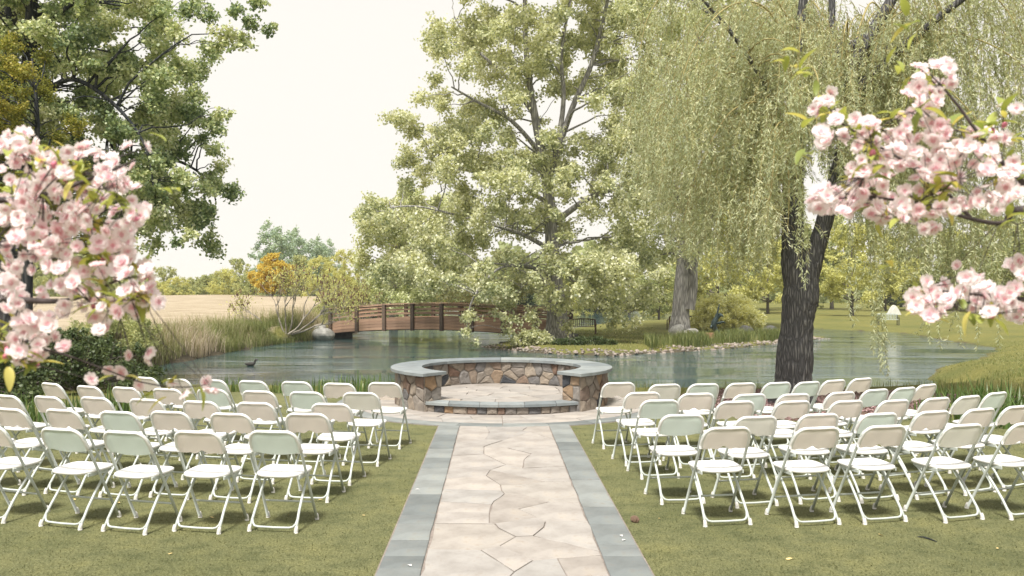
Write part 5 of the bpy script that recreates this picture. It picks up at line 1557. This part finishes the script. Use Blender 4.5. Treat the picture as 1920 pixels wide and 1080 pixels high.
for i in range(210):
    s = cum[-1] * (i + rr_.uniform(-0.4, 0.4)) / 210
    p = shore_pt(np.clip(s, 0, cum[-1]), rr_.uniform(-0.10, 0.75))
    r = rr_.uniform(0.06, 0.145)
    tag(link('shore_cobble', CM[rr_.integers(0, 6)], None, (p[0], p[1], max(gz(*p), ZW - 0.05) + r * 0.25), (rr_.uniform(-.3, .3), rr_.uniform(-.3, .3), rr_.uniform(0, 6.28)), (r, r * rr_.uniform(0.7, 1.1), r * rr_.uniform(0.8, 1.2))), 'pale tan cobble edging the shore of the grassy point', 'rock', 'cobbles edging the grassy point')
parts_ = []
for i in range(420):
    p = shore_pt(rr_.uniform(0, cum[-1]), rr_.uniform(-0.2, 0.95)); r = rr_.uniform(0.035, 0.085)
    z = max(gz(*p), ZW - 0.04) + r * 0.3
    V = np.array([v.co for v in CM[i % 6].vertices]) * r + np.array([p[0], p[1], z])
    parts_.append((V, [tuple(f.vertices) for f in CM[i % 6].polygons]))
V, F = join(parts_)
tag(link('shore_gravel', mesh('shore_gravel', V, F, M['mortar'])), 'small gravel between the cobbles of the shore', 'gravel', kind='stuff')

def boulder(x, y, r, sc, label, dark=False, k=0, z=None, dz=0.0):
    zz = gz(x, y) if z is None else z
    return tag(link('boulder', (DM if dark else BM)[k], None, (x, y, zz + r * 0.45 * sc[2] + dz), (0, 0, k * 1.3), (r * sc[0], r * sc[1], r * sc[2])), label, 'boulder')
p = px(610, 630, 50.0); boulder(p[0], 49.6, 0.62, (1.15, 0.9, 1.0), 'large pale boulder at the footbridge end below the sumac', k=0, z=ZW)
p = px(603, 618, 50.5); boulder(p[0] - .1, 50.6, 0.38, (1.0, 1, 1.1), 'smaller pale boulder leaning behind the large one at the footbridge', k=1, z=ZW + 0.4)
p = px(1272, 624, 49); boulder(p[0], 49.2, 0.48, (1.1, 0.9, 1.05), 'rounded pale boulder touching the grey-barked trunk', k=2)
p = px(1298, 628, 48.4); boulder(p[0], 48.4, 0.50, (1.0, 0.9, 0.9), 'blocky pale boulder beside the rounded one on the lawn', k=3)
p = px(1396, 617, 53.5); boulder(p[0], 53.2, 0.42, (1.2, 0.8, 0.95), 'dark angular boulder under the yellow-green bush', True, 0)
p = px(1440, 620, 53.5); boulder(p[0], 53.0, 0.55, (1.4, 0.8, 0.8), 'wide dark boulder at the end of the yellow-green bush', True, 1)

# ------------------------------------------------------------------ multi-stemmed sumac by the bridge
rng = np.random.default_rng(61)
YS = 47.5
sb = px(537, 612, YS); sb[2] = gz(sb[0], sb[1])
sp, buds, slv = [], [], []
def branch(p, d, L, r, lev):
    n = 6
    Q = [p]
    for _ in range(n - 1):
        d = unit(d + rng.normal(0, 0.13, 3) + np.array([0, 0, 0.05 if lev else 0.09])); Q.append(Q[-1] + d * L / (n - 1))
    sp.append((np.array(Q), np.linspace(r, r * 0.62, n)))
    if lev >= 5 or (lev >= 4 and rng.random() < 0.25):
        buds.append((Q[-1], d)); return
    for _ in range(2 if rng.random() < 0.7 else 3):
        nd = unit(d + unit(rng.normal(size=3)) * 0.62 + np.array([0, 0, 0.14]))
        branch(Q[-1] if rng.random() < 0.75 else Q[-2], nd, L * rng.uniform(0.66, 0.88), r * 0.60, lev + 1)
for ax, az, L in ((-1.8, 0.6, 1.05), (-0.8, 0.9, 1.0), (-0.1, 1.2, 1.05), (0.5, 1.0, 1.1), (1.1, 0.75, 1.2), (1.8, 0.7, 1.3), (2.3, 0.45, 1.45)):
    branch(sb + np.array([ax * 0.12, rng.normal(0, 0.15), -0.05]), unit(np.array([ax, rng.normal(0, 0.4), az])), L, 0.062, 0)
for bx, h0 in ((655, 1.15), (640, 1.0)):
    s2 = px(bx, 600, 53.5); s2[2] = gz(s2[0], 53.5)
sumac = tag(empty('sumac', sb), 'bare grey multi-stemmed sumac with dark seed heads left of the footbridge', 'tree')
V, F = tubes(sp, 5, False)
link('stems', big_mesh('stems', V - sb, F, M['bark_pale'], smooth=True), sumac)
bt_ = [(np.array([b, b + d * 0.08, b + unit(d + np.array([0, 0, .6])) * 0.20]), [0.016, 0.030, 0.006]) for b, d in buds]
V, F = tubes(bt_, 5, False)
tag(link('seed_heads', big_mesh('seed_heads', V - sb, F, M['sumac_bud']), sumac), kind='stuff')
bp_ = np.array([b for b, _ in buds]); bp_ = bp_[rng.integers(0, len(bp_), 3000)] + rng.normal(0, 0.22, (3000, 3))
V, F = leaf_quads(bp_, 0.11, 0.035, rng, 0.1)
link('leaves', big_mesh('leaves', V - sb, F, M['lf_fary'], rng.uniform(0, 0.8, 3000)), sumac)

# second, smaller sumac on the far side of the bridge
sp, buds = [], []
s2 = px(648, 600, 55.0); s2[2] = gz(s2[0], s2[1])
for ax in (-1.2, -0.4, 0.4, 1.2, 2.0):
    branch(s2 + np.array([ax * 0.1, 0, -0.05]), unit(np.array([ax, rng.normal(0, 0.4), 1.2])), 1.0, 0.055, 0)
sumac2 = tag(empty('sumac', s2), 'bare sumac with dark seed heads standing behind the footbridge railing', 'tree')
V, F = tubes(sp, 5, False); link('stems', big_mesh('stems', V - s2, F, M['bark_pale'], smooth=True), sumac2)
V, F = tubes([(np.array([b, b + d * 0.08, b + unit(d + np.array([0, 0, .6])) * 0.20]), [0.016, 0.030, 0.006]) for b, d in buds], 5, False)
tag(link('seed_heads', big_mesh('seed_heads', V - s2, F, M['sumac_bud']), sumac2), kind='stuff')
bp_ = np.array([b for b, _ in buds]); bp_ = bp_[rng.integers(0, len(bp_), 2200)] + rng.normal(0, 0.22, (2200, 3))
V, F = leaf_quads(bp_, 0.11, 0.035, rng, 0.1)
link('leaves', big_mesh('leaves', V - s2, F, M['lf_fary'], rng.uniform(0, 0.8, 2200)), sumac2)

# ------------------------------------------------------------------ benches, sculptures, duck
def bench(label, x, y, rz, mats, w=1.5, metal=False):
    z = gz(x, y)
    b = tag(empty('park_bench', (x, y, z), rz), label, 'bench')
    wm, fm = mats
    for i in range(4):
        V, F = box_vf((0, -0.02 + i * 0.115, 0.44), (w, 0.095, 0.03), 0.005)
        link('seat_slat', mesh('seat_slat', V, F, wm), b)
    nb = 13
    for i in range(nb):
        xx = -w / 2 + 0.07 + i * (w - 0.14) / (nb - 1)
        top = 0.84 + 0.06 * (1 - (2 * xx / w) ** 2)
        V, F = box_vf((xx, -0.09 - 0.02, (0.48 + top) / 2), (0.045, 0.022, top - 0.48), 0.004)
        link('back_slat', mesh('back_slat', V, F, wm), b)
    pts = np.array([(xx, -0.115, 0.85 + 0.06 * (1 - (2 * xx / w) ** 2)) for xx in np.linspace(-w / 2, w / 2, 9)])
    tube_obj('top_rail', pts, 0.035, wm, b, 6)
    for s in (-1, 1):
        for yy, h in ((-0.09, 0.84), (0.36, 0.64)):
            V, F = box_vf((s * (w / 2 - 0.03), yy, h / 2 - 0.02), (0.06, 0.06, h), 0.006)
            link('leg', mesh('leg', V, F, fm), b)
        arm = np.array([(s * (w / 2 - 0.03), -0.10, 0.60), (s * (w / 2 - 0.03), 0.10, 0.655), (s * (w / 2 - 0.03), 0.30, 0.655), (s * (w / 2 - 0.03), 0.40, 0.60)])
        tube_obj('armrest', arm, 0.028, fm, b, 6)
    return b
p = px(1094, 630, 50); bench('dark brown wooden park bench beside the cottonwood on the point', p[0], 50.0, R(-12), (M['brown_wood'], M['brown_wood']), 1.45)
p = px(1281, 615, 57); bench('dark brown bench half hidden behind the grey-barked trunk', p[0] - 0.1, 57.2, R(6), (M['brown_wood'], M['brown_wood']), 1.75)
p = px(1664, 603, 69); bench('pale grey-green metal bench on the far lawn', p[0], 69.0, R(172), (M['grey_metal'], M['dark_metal']), 1.6)

def skin_obj(name, verts, edges, radii, mat, parent, loc=(0, 0, 0), sub=2):
    m = bpy.data.meshes.new(name)
    m.from_pydata(verts, edges, [])
    o = link(name, m, parent, loc)
    sk = o.modifiers.new('skin', 'SKIN')
    for v, r in zip(m.skin_vertices[0].data, radii): v.radius = (r, r) if not hasattr(r, '__len__') else r
    m.skin_vertices[0].data[0].use_root = True
    sb_ = o.modifiers.new('sub', 'SUBSURF'); sb_.levels = sub; sb_.render_levels = sub
    m.materials.append(mat)
    return o
# bronze sculpture: a bird-like figure rising with one tall wing
ys = 47.0
sp0 = px(1352, 634, ys); zs = gz(sp0[0], ys)
scp = tag(empty('bronze_sculpture', (sp0[0], ys, zs)), 'dark green bronze sculpture with one tall upswept wing on the point', 'sculpture')
def sx(x, y, d=0.0):
    q = px(x, y, ys); return (float(q[0] - sp0[0]), d, float(q[2] - zs))
vv = [sx(1352, 634), sx(1347, 625), sx(1341, 618), sx(1337, 612), sx(1339, 604), sx(1343, 597), sx(1345, 588), sx(1347, 578), sx(1349, 570)]
skin_obj('figure', vv, [(i, i + 1) for i in range(8)], [0.17, 0.12, 0.14, 0.20, 0.17, 0.14, (0.11, 0.06), (0.09, 0.045), 0.025], M['bronze'], scp)
vv = [sx(1338, 611), sx(1334, 610, -0.05), sx(1332, 613, -0.12), sx(1331, 617, -0.15)]
skin_obj('head', vv, [(0, 1), (1, 2), (2, 3)], [0.09, 0.09, 0.07, 0.02], M['bronze'], scp)
for a, b, c, d in (((1342, 600), (1348, 593), (1352, 591), (1354, 593)), ((1341, 607), (1349, 605), (1355, 603), (1358, 606)), ((1345, 590), (1350, 589), (1353, 592), (1354, 595))):
    skin_obj('feather', [sx(*a), sx(*b, -0.1), sx(*c, -0.2), sx(*d, -0.25)], [(0, 1), (1, 2), (2, 3)], [0.07, 0.08, 0.05, 0.015], M['bronze'], scp)
V, F = box_vf((0.1, 0, -0.02), (0.9, 0.5, 0.16), 0.03)
link('base', mesh('base', V, F, M['dark_boulder']), scp)
pb = px(1330, 633, 46.6)
V, F = box_vf((0, 0, 0.14), (0.46, 0.30, 0.34), 0.02)
tag(link('plaque_block', mesh('plaque_block', V, F, M['plaque']), None, (pb[0], 46.6, gz(pb[0], 46.6)), (R(-12), 0, R(10))), 'small reddish stone plaque block beside the bronze sculpture', 'plaque')

# white pointed arch sculpture on the far lawn
pw = px(1676, 583, 92); zw_ = gz(pw[0], 92)
arch_o = tag(empty('arch_sculpture', (pw[0], 92, zw_)), 'white pointed shell-like sculpture behind the pale metal bench', 'sculpture')
for k_, (w, h, dy) in enumerate(((0.75, 1.05, 0.0), (0.5, 0.85, -0.35))):
    n_ = 14; V, F = [], []
    for i in range(n_ + 1):
        t = i / n_; x_ = -w + 2 * w * t; zz_ = h * (1 - abs(2 * t - 1) ** 1.7)
        for yy in (dy - 0.12, dy + 0.12):
            V += [(x_, yy, zz_), (x_, yy, -0.05)]
    for i in range(n_):
        a = i * 4
        F += [(a, a + 4, a + 5, a + 1), (a + 2, a + 3, a + 7, a + 6), (a, a + 2, a + 6, a + 4)]
    link('shell', mesh('shell', V, F, M['pale_stone']), arch_o)

# duck on the pond
dq = on_z(470, 686, ZW)
duck = tag(empty('duck', (dq[0], dq[1], ZW)), 'small dark duck swimming on the pond before the tall grass bank', 'duck')
skin_obj('body', [(-0.22, 0, 0.09), (-0.12, 0, 0.06), (0.0, 0, 0.06), (0.10, 0, 0.07), (0.16, 0, 0.13), (0.17, 0, 0.20), (0.20, 0, 0.235), (0.25, 0, 0.23), (0.29, 0, 0.222)], [(i, i + 1) for i in range(8)], [0.02, 0.07, 0.095, 0.085, 0.045, 0.04, 0.048, 0.022, 0.012], M['duck'], duck)

# ------------------------------------------------------------------ litter on turf and paving
def small_leaf():
    V = [(-0.022, 0, 0), (-0.006, 0.010, 0.004), (0.012, 0.008, 0.002), (0.024, 0, 0.006), (0.012, -0.009, 0.003), (-0.006, -0.011, 0.001), (0, 0, -0.001)]
    F = [(0, 6, 1), (1, 6, 2), (2, 6, 3), (3, 6, 4), (4, 6, 5), (5, 6, 0)]
    return mesh('fallen_leaf', V, F, M['petal_litter'])
LM_ = small_leaf()
rl = np.random.default_rng(71)
for x, y in ((223, 944), (398, 972), (541, 968), (682, 968), (1236, 974), (1544, 992), (1652, 1005), (1090, 1010), (601, 938), (140, 938), (1370, 957), (320, 1040), (1480, 1050), (1870, 1030)):
    p = on_z(x, y, 0)
    tag(link('fallen_leaf', LM_, None, (p[0], p[1], 0.008), (rl.uniform(-.3, .3), rl.uniform(-.3, .3), rl.uniform(0, 6.28)), rl.uniform(0.7, 1.2)), 'tiny yellowed leaf fallen on the turf', 'leaf', 'fallen leaves on the turf')
for x, y in ((783, 922), (768, 1066), (1165, 1010), (1170, 1018)):
    p = on_z(x, y, 0)
    V, F = [(-0.016, -0.004, 0), (0.004, -0.010, 0.004), (0.018, 0.002, 0.001), (0.002, 0.010, 0.004)], [(0, 1, 2, 3)]
    tag(link('fallen_petal', mesh('fallen_petal', V, F, M['white_plastic']), None, (p[0], p[1], 0.022), (0, 0, rl.uniform(0, 6.28)), 1.3), 'white petal lying on the slate edging of the aisle', 'petal', 'petals on the slate edging')
p = on_z(1190, 979, 0)
parts_ = []
for i in range(46):
    t = i / 46; a = i * 2.4; r = 0.026 * math.sin(math.pi * (0.12 + 0.8 * t)) + 0.004
    parts_.append(box_vf((r * math.cos(a) * 0.7, t * 0.07 - 0.035, r * math.sin(a) * 0.7 + 0.024), (0.017, 0.010, 0.017), 0.003))
V, F = join(parts_)
tag(link('pine_cone', mesh('pine_cone', V, F, M['cone']), None, (p[0], p[1], 0.0), (0, 0, 0.5)), 'small brown cone lying on the turf beside the slate edging', 'cone')
p = on_z(1740, 1012, 0)
tw = tag(empty('fallen_twig', (p[0], p[1], 0)), 'thin dark twig lying on the turf behind the willow-side rear row', 'twig')
tube_obj('stick', np.array([(-0.05, 0.06, 0.006), (-0.02, 0.03, 0.012), (0.01, 0.0, 0.008), (0.03, -0.07, 0.006)]), [0.003, 0.006, 0.006, 0.003], M['bark_dark'], tw, 6)

# ------------------------------------------------------------------ flowering cherries in the foreground
k = NT('petal'); a = k.new('ShaderNodeAttribute'); a.attribute_name = 'v'
c = k.ramp(a.outputs['Fac'], [(0.0, (0.84, 0.50, 0.56)), (0.2, (0.92, 0.77, 0.785)), (0.5, (0.945, 0.865, 0.865)), (1.0, (0.95, 0.905, 0.90))])
c = k.mix(1.0, c, k.ramp(k.obj_random(), [(0, (1, 0.95, 0.96)), (0.5, (1, 1, 1)), (0.85, (1.0, 0.985, 0.975)), (1, (1, 0.88, 0.91))]), 'MULTIPLY')
k.l(c, k.b.inputs['Base Color']); k.b.inputs['Roughness'].default_value = 0.6; k.b.inputs['Specular IOR Level'].default_value = 0.2
tr = k.new('ShaderNodeBsdfTranslucent'); k.l(c, tr.inputs['Color'])
ms = k.new('ShaderNodeMixShader'); ms.inputs[0].default_value = 0.4
k.l(k.b.outputs[0], ms.inputs[1]); k.l(tr.outputs[0], ms.inputs[2]); k.l(ms.outputs[0], k.out.inputs['Surface'])
M['petal'] = k.m
M['cherry_leaf'] = leaf_mat('cherry_leaf', [(0, (0.10, 0.13, 0.025)), (0.5, (0.20, 0.22, 0.04)), (1, (0.34, 0.30, 0.07))], 0.4, 0.4, 0.5)
M['bud'] = plain('bud', (0.70, 0.22, 0.32), 0.5, 0.2, 60)

def blossom_mesh(seed):
    """double blossom: two to three whorls of notched, cupped petals round a pink heart"""
    rng = np.random.default_rng(seed)
    V, F, A = [], [], []
    for w_, (np_, r, lift, z0) in enumerate(((5, 0.0255, 0.10, 0.0), (5, 0.0220, 0.30, 0.0025), (4, 0.0150, 0.50, 0.0045))):
        for i in range(np_):
            a = 6.283 * (i + rng.uniform(-0.2, 0.2)) / np_ + w_ * 0.5
            rr = r * rng.uniform(0.85, 1.12); lf = lift + rng.normal(0, 0.12)
            ca, sa = math.cos(a), math.sin(a)
            b = len(V)
            for t, hw in ((0.08, 0.05), (0.45, 0.42), (0.8, 0.52), (1.0, 0.30)):
                for s in (-1, 0, 1):
                    tt = t - (0.10 if (t == 1.0 and s == 0) else 0)
                    rad = rr * tt * math.cos(lf * tt); z = z0 + rr * tt * math.sin(lf * tt) * 0.9 + (abs(s) * 0.16 * rr * t) + rng.normal(0, 0.0007)
                    off = s * hw * rr
                    V.append((rad * ca - off * sa, rad * sa + off * ca, z))
            for j in range(3):
                for s in range(2):
                    q = b + j * 3 + s
                    F.append((q, q + 1, q + 4, q + 3)); A.append((0.04, 0.62, 0.92)[j] + rng.normal(0, 0.07) - (0.06 if w_ == 2 else 0))
    return big_mesh('blossom', np.array(V), np.array(F), M['petal'], np.clip(A, 0, 1))
BLM = [blossom_mesh(500 + i) for i in range(6)]
V, F = tubes([(np.array([(0, 0, -0.004), (0, 0, 0.002), (0, 0, 0.009), (0, 0, 0.016), (0, 0, 0.021)]), [0.002, 0.0055, 0.0085, 0.0065, 0.001])], 8, False)
BUDM = big_mesh('bud', V, F, M['bud'], smooth=True)
def cherry_leaf_mesh(seed):
    rng = np.random.default_rng(seed); V, F = [], []
    n = 7; curl = rng.uniform(-0.35, 0.35)
    for i in range(n):
        t = i / (n - 1); w = 0.0125 * math.sin(math.pi * min(1, t * 0.92 + 0.05)) ** 0.75 * (1 - 0.3 * t) + 0.0004
        z = -0.02 * t * t + curl * 0.012 * t
        V += [(-w, 0.052 * t, z + w * 0.45), (0, 0.052 * t, z), (w, 0.052 * t, z + w * 0.45)]
    for i in range(n - 1):
        for s in range(2):
            q = i * 3 + s; F.append((q, q + 1, q + 4, q + 3))
    return big_mesh('leaf', np.array(V), np.array(F), M['cherry_leaf'], np.full(len(F), rng.uniform(0.1, 0.95)))
CLM = [cherry_leaf_mesh(520 + i) for i in range(6)]

def cherry(label, base, limbs, polys, singles, n_bl, n_lf, n_bud, Y0, Y1, seed, sc=1.0, leaf_spots=()):
    rng = np.random.default_rng(seed)
    root = tag(empty('cherry_tree', base), label, 'tree')
    base = np.array(base, float)
    spots = []
    tot = sum(w for _, w in polys)
    for poly, w in polys:
        P = np.asarray(poly, float); lo, hi = P.min(0), P.max(0); got = 0; tr_ = 0
        want = int(n_bl * w / tot)
        while got < want and tr_ < 40000:
            tr_ += 1
            x, y = rng.uniform(lo, hi)
            if not in_poly(np.array([x]), np.array([y]), P)[0]: continue
            # bunches: keep where a soft pattern is high
            if math.sin(x * 0.045 + 1.1) * math.sin(y * 0.05 + 0.4) + rng.normal(0, 0.7) < -0.35: continue
            q = px(x, y, rng.uniform(Y0, Y1))
            if any(np.linalg.norm(q - o) < 0.026 * sc for o in spots): continue
            spots.append(q); got += 1
    for x, y in singles: spots.append(px(x, y, rng.uniform(Y0, Y1) * 0.5 + (Y0 + Y1) * 0.25))
    spots = np.array(spots)
    mains = [(np.array(P, float), np.array(r, float)) for P, r in limbs]
    cl = np.column_stack([spots, np.full(len(spots), 0.03)])
    # clusters of nearby blossoms share a twig
    order = rng.permutation(len(spots)); cent = []
    for i in order:
        if all(np.linalg.norm(spots[i] - c_) > 0.10 for c_ in cent): cent.append(spots[i])
    cent = np.array(cent)
    paths, _ = grow(mains, np.column_stack([cent - np.array([0, 0, 0.012]), np.full(len(cent), 0.05)]), rng, 0.06, 2, 0.10, 0.003, 1, 0.2, thick=0.0004, skip_first=True)
    nm = len(mains)
    for i, (P, r) in enumerate(paths[:nm]):
        V, F = tubes([(P, r)], 10, False)
        link('trunk' if i == 0 else 'limb', big_mesh('limb', V - base, F, M['bark_cherry'], smooth=True), root)
    small = [(P, np.clip(r, 0.0012, 0.0035)) for P, r in paths[nm:]]
    nodes_ = np.concatenate([P for P, _ in paths[nm:]])
    for s_ in spots:                                   # stalks
        j = int(np.argmin(np.linalg.norm(nodes_ - s_, axis=1)))
        if np.linalg.norm(nodes_[j] - s_) > 0.012:
            small.append((bez(nodes_[j], (nodes_[j] + s_) / 2 + np.array([0, 0, 0.008]), s_, 4), np.linspace(0.0013, 0.0009, 4)))
    V, F = tubes(small, 5, False)
    tag(link('twigs', big_mesh('twigs', V - base, F, M['bark_cherry'], smooth=True), root), kind='stuff')
    camv = np.array([0, 0, CH])
    rest = []
    keep_ = np.argsort(spots[:, 1])
    for bi in keep_:
        s_ = spots[bi]
        j = int(np.argmin(np.linalg.norm(nodes_ - s_, axis=1)))
        d = unit(s_ - nodes_[j]) * 0.5 + unit(rng.normal(size=3)) * 0.8 + unit(np.array([rng.normal(0, 0.4), -1.0, 0.25])) * 0.75
        q_ = Vector(d).to_track_quat('Z', 'Y').to_euler()
        bm_ = BLM[rng.integers(0, 6)]; ss_ = sc * rng.uniform(0.80, 1.15)
        if len(rest) or bi == keep_[min(295, len(keep_) - 1)]:
            n_ = len(bm_.vertices); co = np.empty(n_ * 3, np.float32); bm_.vertices.foreach_get('co', co)
            fv = np.empty(len(bm_.loops), np.int32); bm_.loops.foreach_get('vertex_index', fv); av_ = np.empty(len(bm_.polygons), np.float32); bm_.attributes['v'].data.foreach_get('value', av_)
            rest.append(((co.reshape(-1, 3) * ss_) @ np.array(q_.to_matrix()).T + (s_ - base), fv.reshape(-1, 4), av_))
        else: link('blossom', bm_, root, s_ - base, (q_.x, q_.y, q_.z), ss_)
    if rest:
        o_ = 0; Fr = []
        for v_, f_, _ in rest: Fr.append(f_ + o_); o_ += len(v_)
        tag(link('inner_blossoms', big_mesh('inner_blossoms', np.concatenate([r_[0] for r_ in rest]), np.concatenate(Fr), M['petal'], np.concatenate([r_[2] for r_ in rest])), root), kind='stuff')
    for i in range(n_bud):
        s_ = nodes_[rng.integers(0, len(nodes_))] + rng.normal(0, 0.004, 3)
        q_ = Vector(unit(rng.normal(size=3) + np.array([0, 0, 0.3]))).to_track_quat('Z', 'Y').to_euler()
        link('bud', BUDM, root, s_ - base, (q_.x, q_.y, q_.z), rng.uniform(0.7, 1.1))
    lf = list(leaf_spots)
    for i in range(n_lf):
        j = rng.integers(0, len(nodes_)); p_ = nodes_[j] + rng.normal(0, 0.012, 3)
        lf.append(p_)
    for p_ in lf:
        p_ = np.asarray(p_)
        d = unit(rng.normal(size=3) * np.array([1, 0.8, 0.7]) + np.array([0, 0, 0.35]))
        q_ = Vector(d).to_track_quat('Y', 'Z').to_euler()
        link('leaf', CLM[rng.integers(0, 6)], root, p_ - base, (q_.x, q_.y, q_.z), rng.uniform(0.75, 1.35))
    return root
Yl = 2.45
def P3(x, y, Y=Yl): return px(x, y, Y)
b = np.array([-2.45, 2.75, 0.0])
cherry('pink blossoming cherry whose branches hang beside the shrubbery-side chairs', b,
  [([b, b + [0.02, -0.02, 0.6], b + [0.06, -0.05, 1.2], P3(-560, 540, 2.65), P3(-480, 380, 2.6)], [0.085, 0.07, 0.06, 0.045, 0.03]),
   ([P3(-560, 560, 2.65), P3(-330, 560, 2.6), P3(-120, 548, 2.5), P3(40, 563), P3(140, 560), P3(230, 520)], [0.035, 0.022, 0.015, 0.010, 0.006, 0.003]),
   ([P3(-540, 480, 2.65), P3(-300, 400, 2.55), P3(-100, 380), P3(60, 370), P3(170, 335), P3(255, 300)], [0.03, 0.018, 0.012, 0.008, 0.005, 0.002]),
   ([P3(-330, 575, 2.6), P3(-160, 620, 2.55), P3(0, 640), P3(110, 662), P3(190, 690), P3(260, 715), P3(330, 726), P3(385, 722)], [0.012, 0.008, 0.005, 0.0032, 0.0024, 0.002, 0.0018, 0.0014])],
  [([(0, 240), (50, 235), (95, 290), (165, 272), (215, 300), (280, 375), (265, 430), (240, 460), (285, 500), (305, 590), (270, 605), (215, 585), (195, 630), (160, 600), (60, 560), (0, 600)], 1.0),
   ([(0, 600), (90, 590), (122, 650), (70, 690), (0, 660)], 0.16), ([(-100, 220), (0, 240), (0, 640), (-100, 640)], 0.03)],
  [(250, 310), (240, 275), (275, 276), (262, 395), (170, 712), (204, 692), (228, 698), (262, 722), (325, 718), (345, 738), (384, 716), (397, 728), (243, 667), (279, 660), (280, 676), (195, 320), (40, 250), (15, 265), (258, 415)],
  430, 270, 26, 2.2, 2.75, 601, 0.87, [P3(x, y) for x, y in ((318, 730), (312, 745), (270, 745), (305, 718), (235, 705), (300, 355), (325, 355), (310, 265), (212, 705), (290, 735), (355, 735), (372, 725))])
b = np.array([2.75, 2.9, 0.0])
Yr = 2.6
def P4(x, y, Y=Yr): return px(x, y, Y)
cherry('pink blossoming cherry whose branches hang before the weeping willow', b,
  [([b, b + [-0.02, -0.02, 0.6], b + [-0.05, -0.05, 1.2], P4(2420, 500, 2.8), P4(2330, 300, 2.75)], [0.085, 0.07, 0.06, 0.045, 0.03]),
   ([P4(2420, 520, 2.8), P4(2150, 440, 2.7), P4(1980, 400), P4(1905, 395), P4(1880, 418), P4(1820, 410), P4(1740, 385), P4(1640, 370), P4(1560, 360)], [0.035, 0.024, 0.018, 0.012, 0.007, 0.006, 0.005, 0.004, 0.002]),
   ([P4(1985, 402), P4(1905, 330), P4(1850, 270), P4(1790, 190), P4(1745, 140)], [0.014, 0.008, 0.006, 0.004, 0.002]),
   ([P4(1820, 408), P4(1740, 330), P4(1640, 270), P4(1560, 220)], [0.006, 0.005, 0.004, 0.002]),
   ([P4(2250, 520, 2.75), P4(2080, 540, 2.65), P4(1940, 560), P4(1860, 555), P4(1780, 548), P4(1720, 545)], [0.02, 0.014, 0.008, 0.005, 0.003, 0.002])],
  [([(1520, 190), (1560, 170), (1580, 230), (1630, 215), (1660, 270), (1680, 205), (1720, 120), (1775, 112), (1790, 160), (1745, 200), (1800, 250), (1860, 235), (1920, 250), (1920, 385), (1870, 395), (1800, 385), (1740, 440), (1700, 420), (1640, 410), (1590, 405), (1515, 385), (1540, 350), (1590, 325), (1600, 290), (1540, 270)], 1.0),
   ([(1702, 565), (1745, 515), (1790, 545), (1825, 505), (1865, 545), (1890, 490), (1925, 475), (1925, 600), (1860, 590), (1800, 575), (1745, 598)], 0.28), ([(1925, 230), (2000, 220), (2000, 600), (1925, 600)], 0.02)],
  [(1795, 498), (1755, 545), (1905, 205), (1880, 200), (1540, 380), (1523, 372), (1575, 385), (1540, 245), (1548, 262), (1552, 188), (1536, 200)],
  430, 260, 12, 2.35, 2.9, 602, 0.90, [P4(x, y) for x, y in ((1470, 115), (1485, 125), (1500, 130), (1520, 128), (1465, 95), (1495, 140), (1510, 145), (1475, 105), (1700, 30), (1710, 45), (1725, 40), (1705, 60), (1720, 62), (1530, 150), (1505, 240), (1515, 230), (1510, 280), (1520, 290), (1500, 292), (1660, 490), (1668, 500), (1655, 505), (1672, 512), (1680, 115), (1690, 125), (1665, 118), (1900, 300), (1910, 320), (1905, 340), (1915, 310))])

# ------------------------------------------------------------------ bright hazy air
V, F = box_vf((0, 900, 12), (1900, 2300, 30))
k = bpy.data.materials.new('haze'); k.use_nodes = True
t = k.node_tree; t.nodes.clear()
o_ = t.nodes.new('ShaderNodeOutputMaterial'); pv = t.nodes.new('ShaderNodeVolumePrincipled')
pv.inputs['Color'].default_value = (0.95, 0.96, 0.97, 1)
pv.inputs['Density'].default_value = 0.0003
pv.inputs['Anisotropy'].default_value = 0.1
t.links.new(pv.outputs[0], o_.inputs['Volume'])
tag(link('haze', mesh('haze', V, F, k)), kind='stuff')
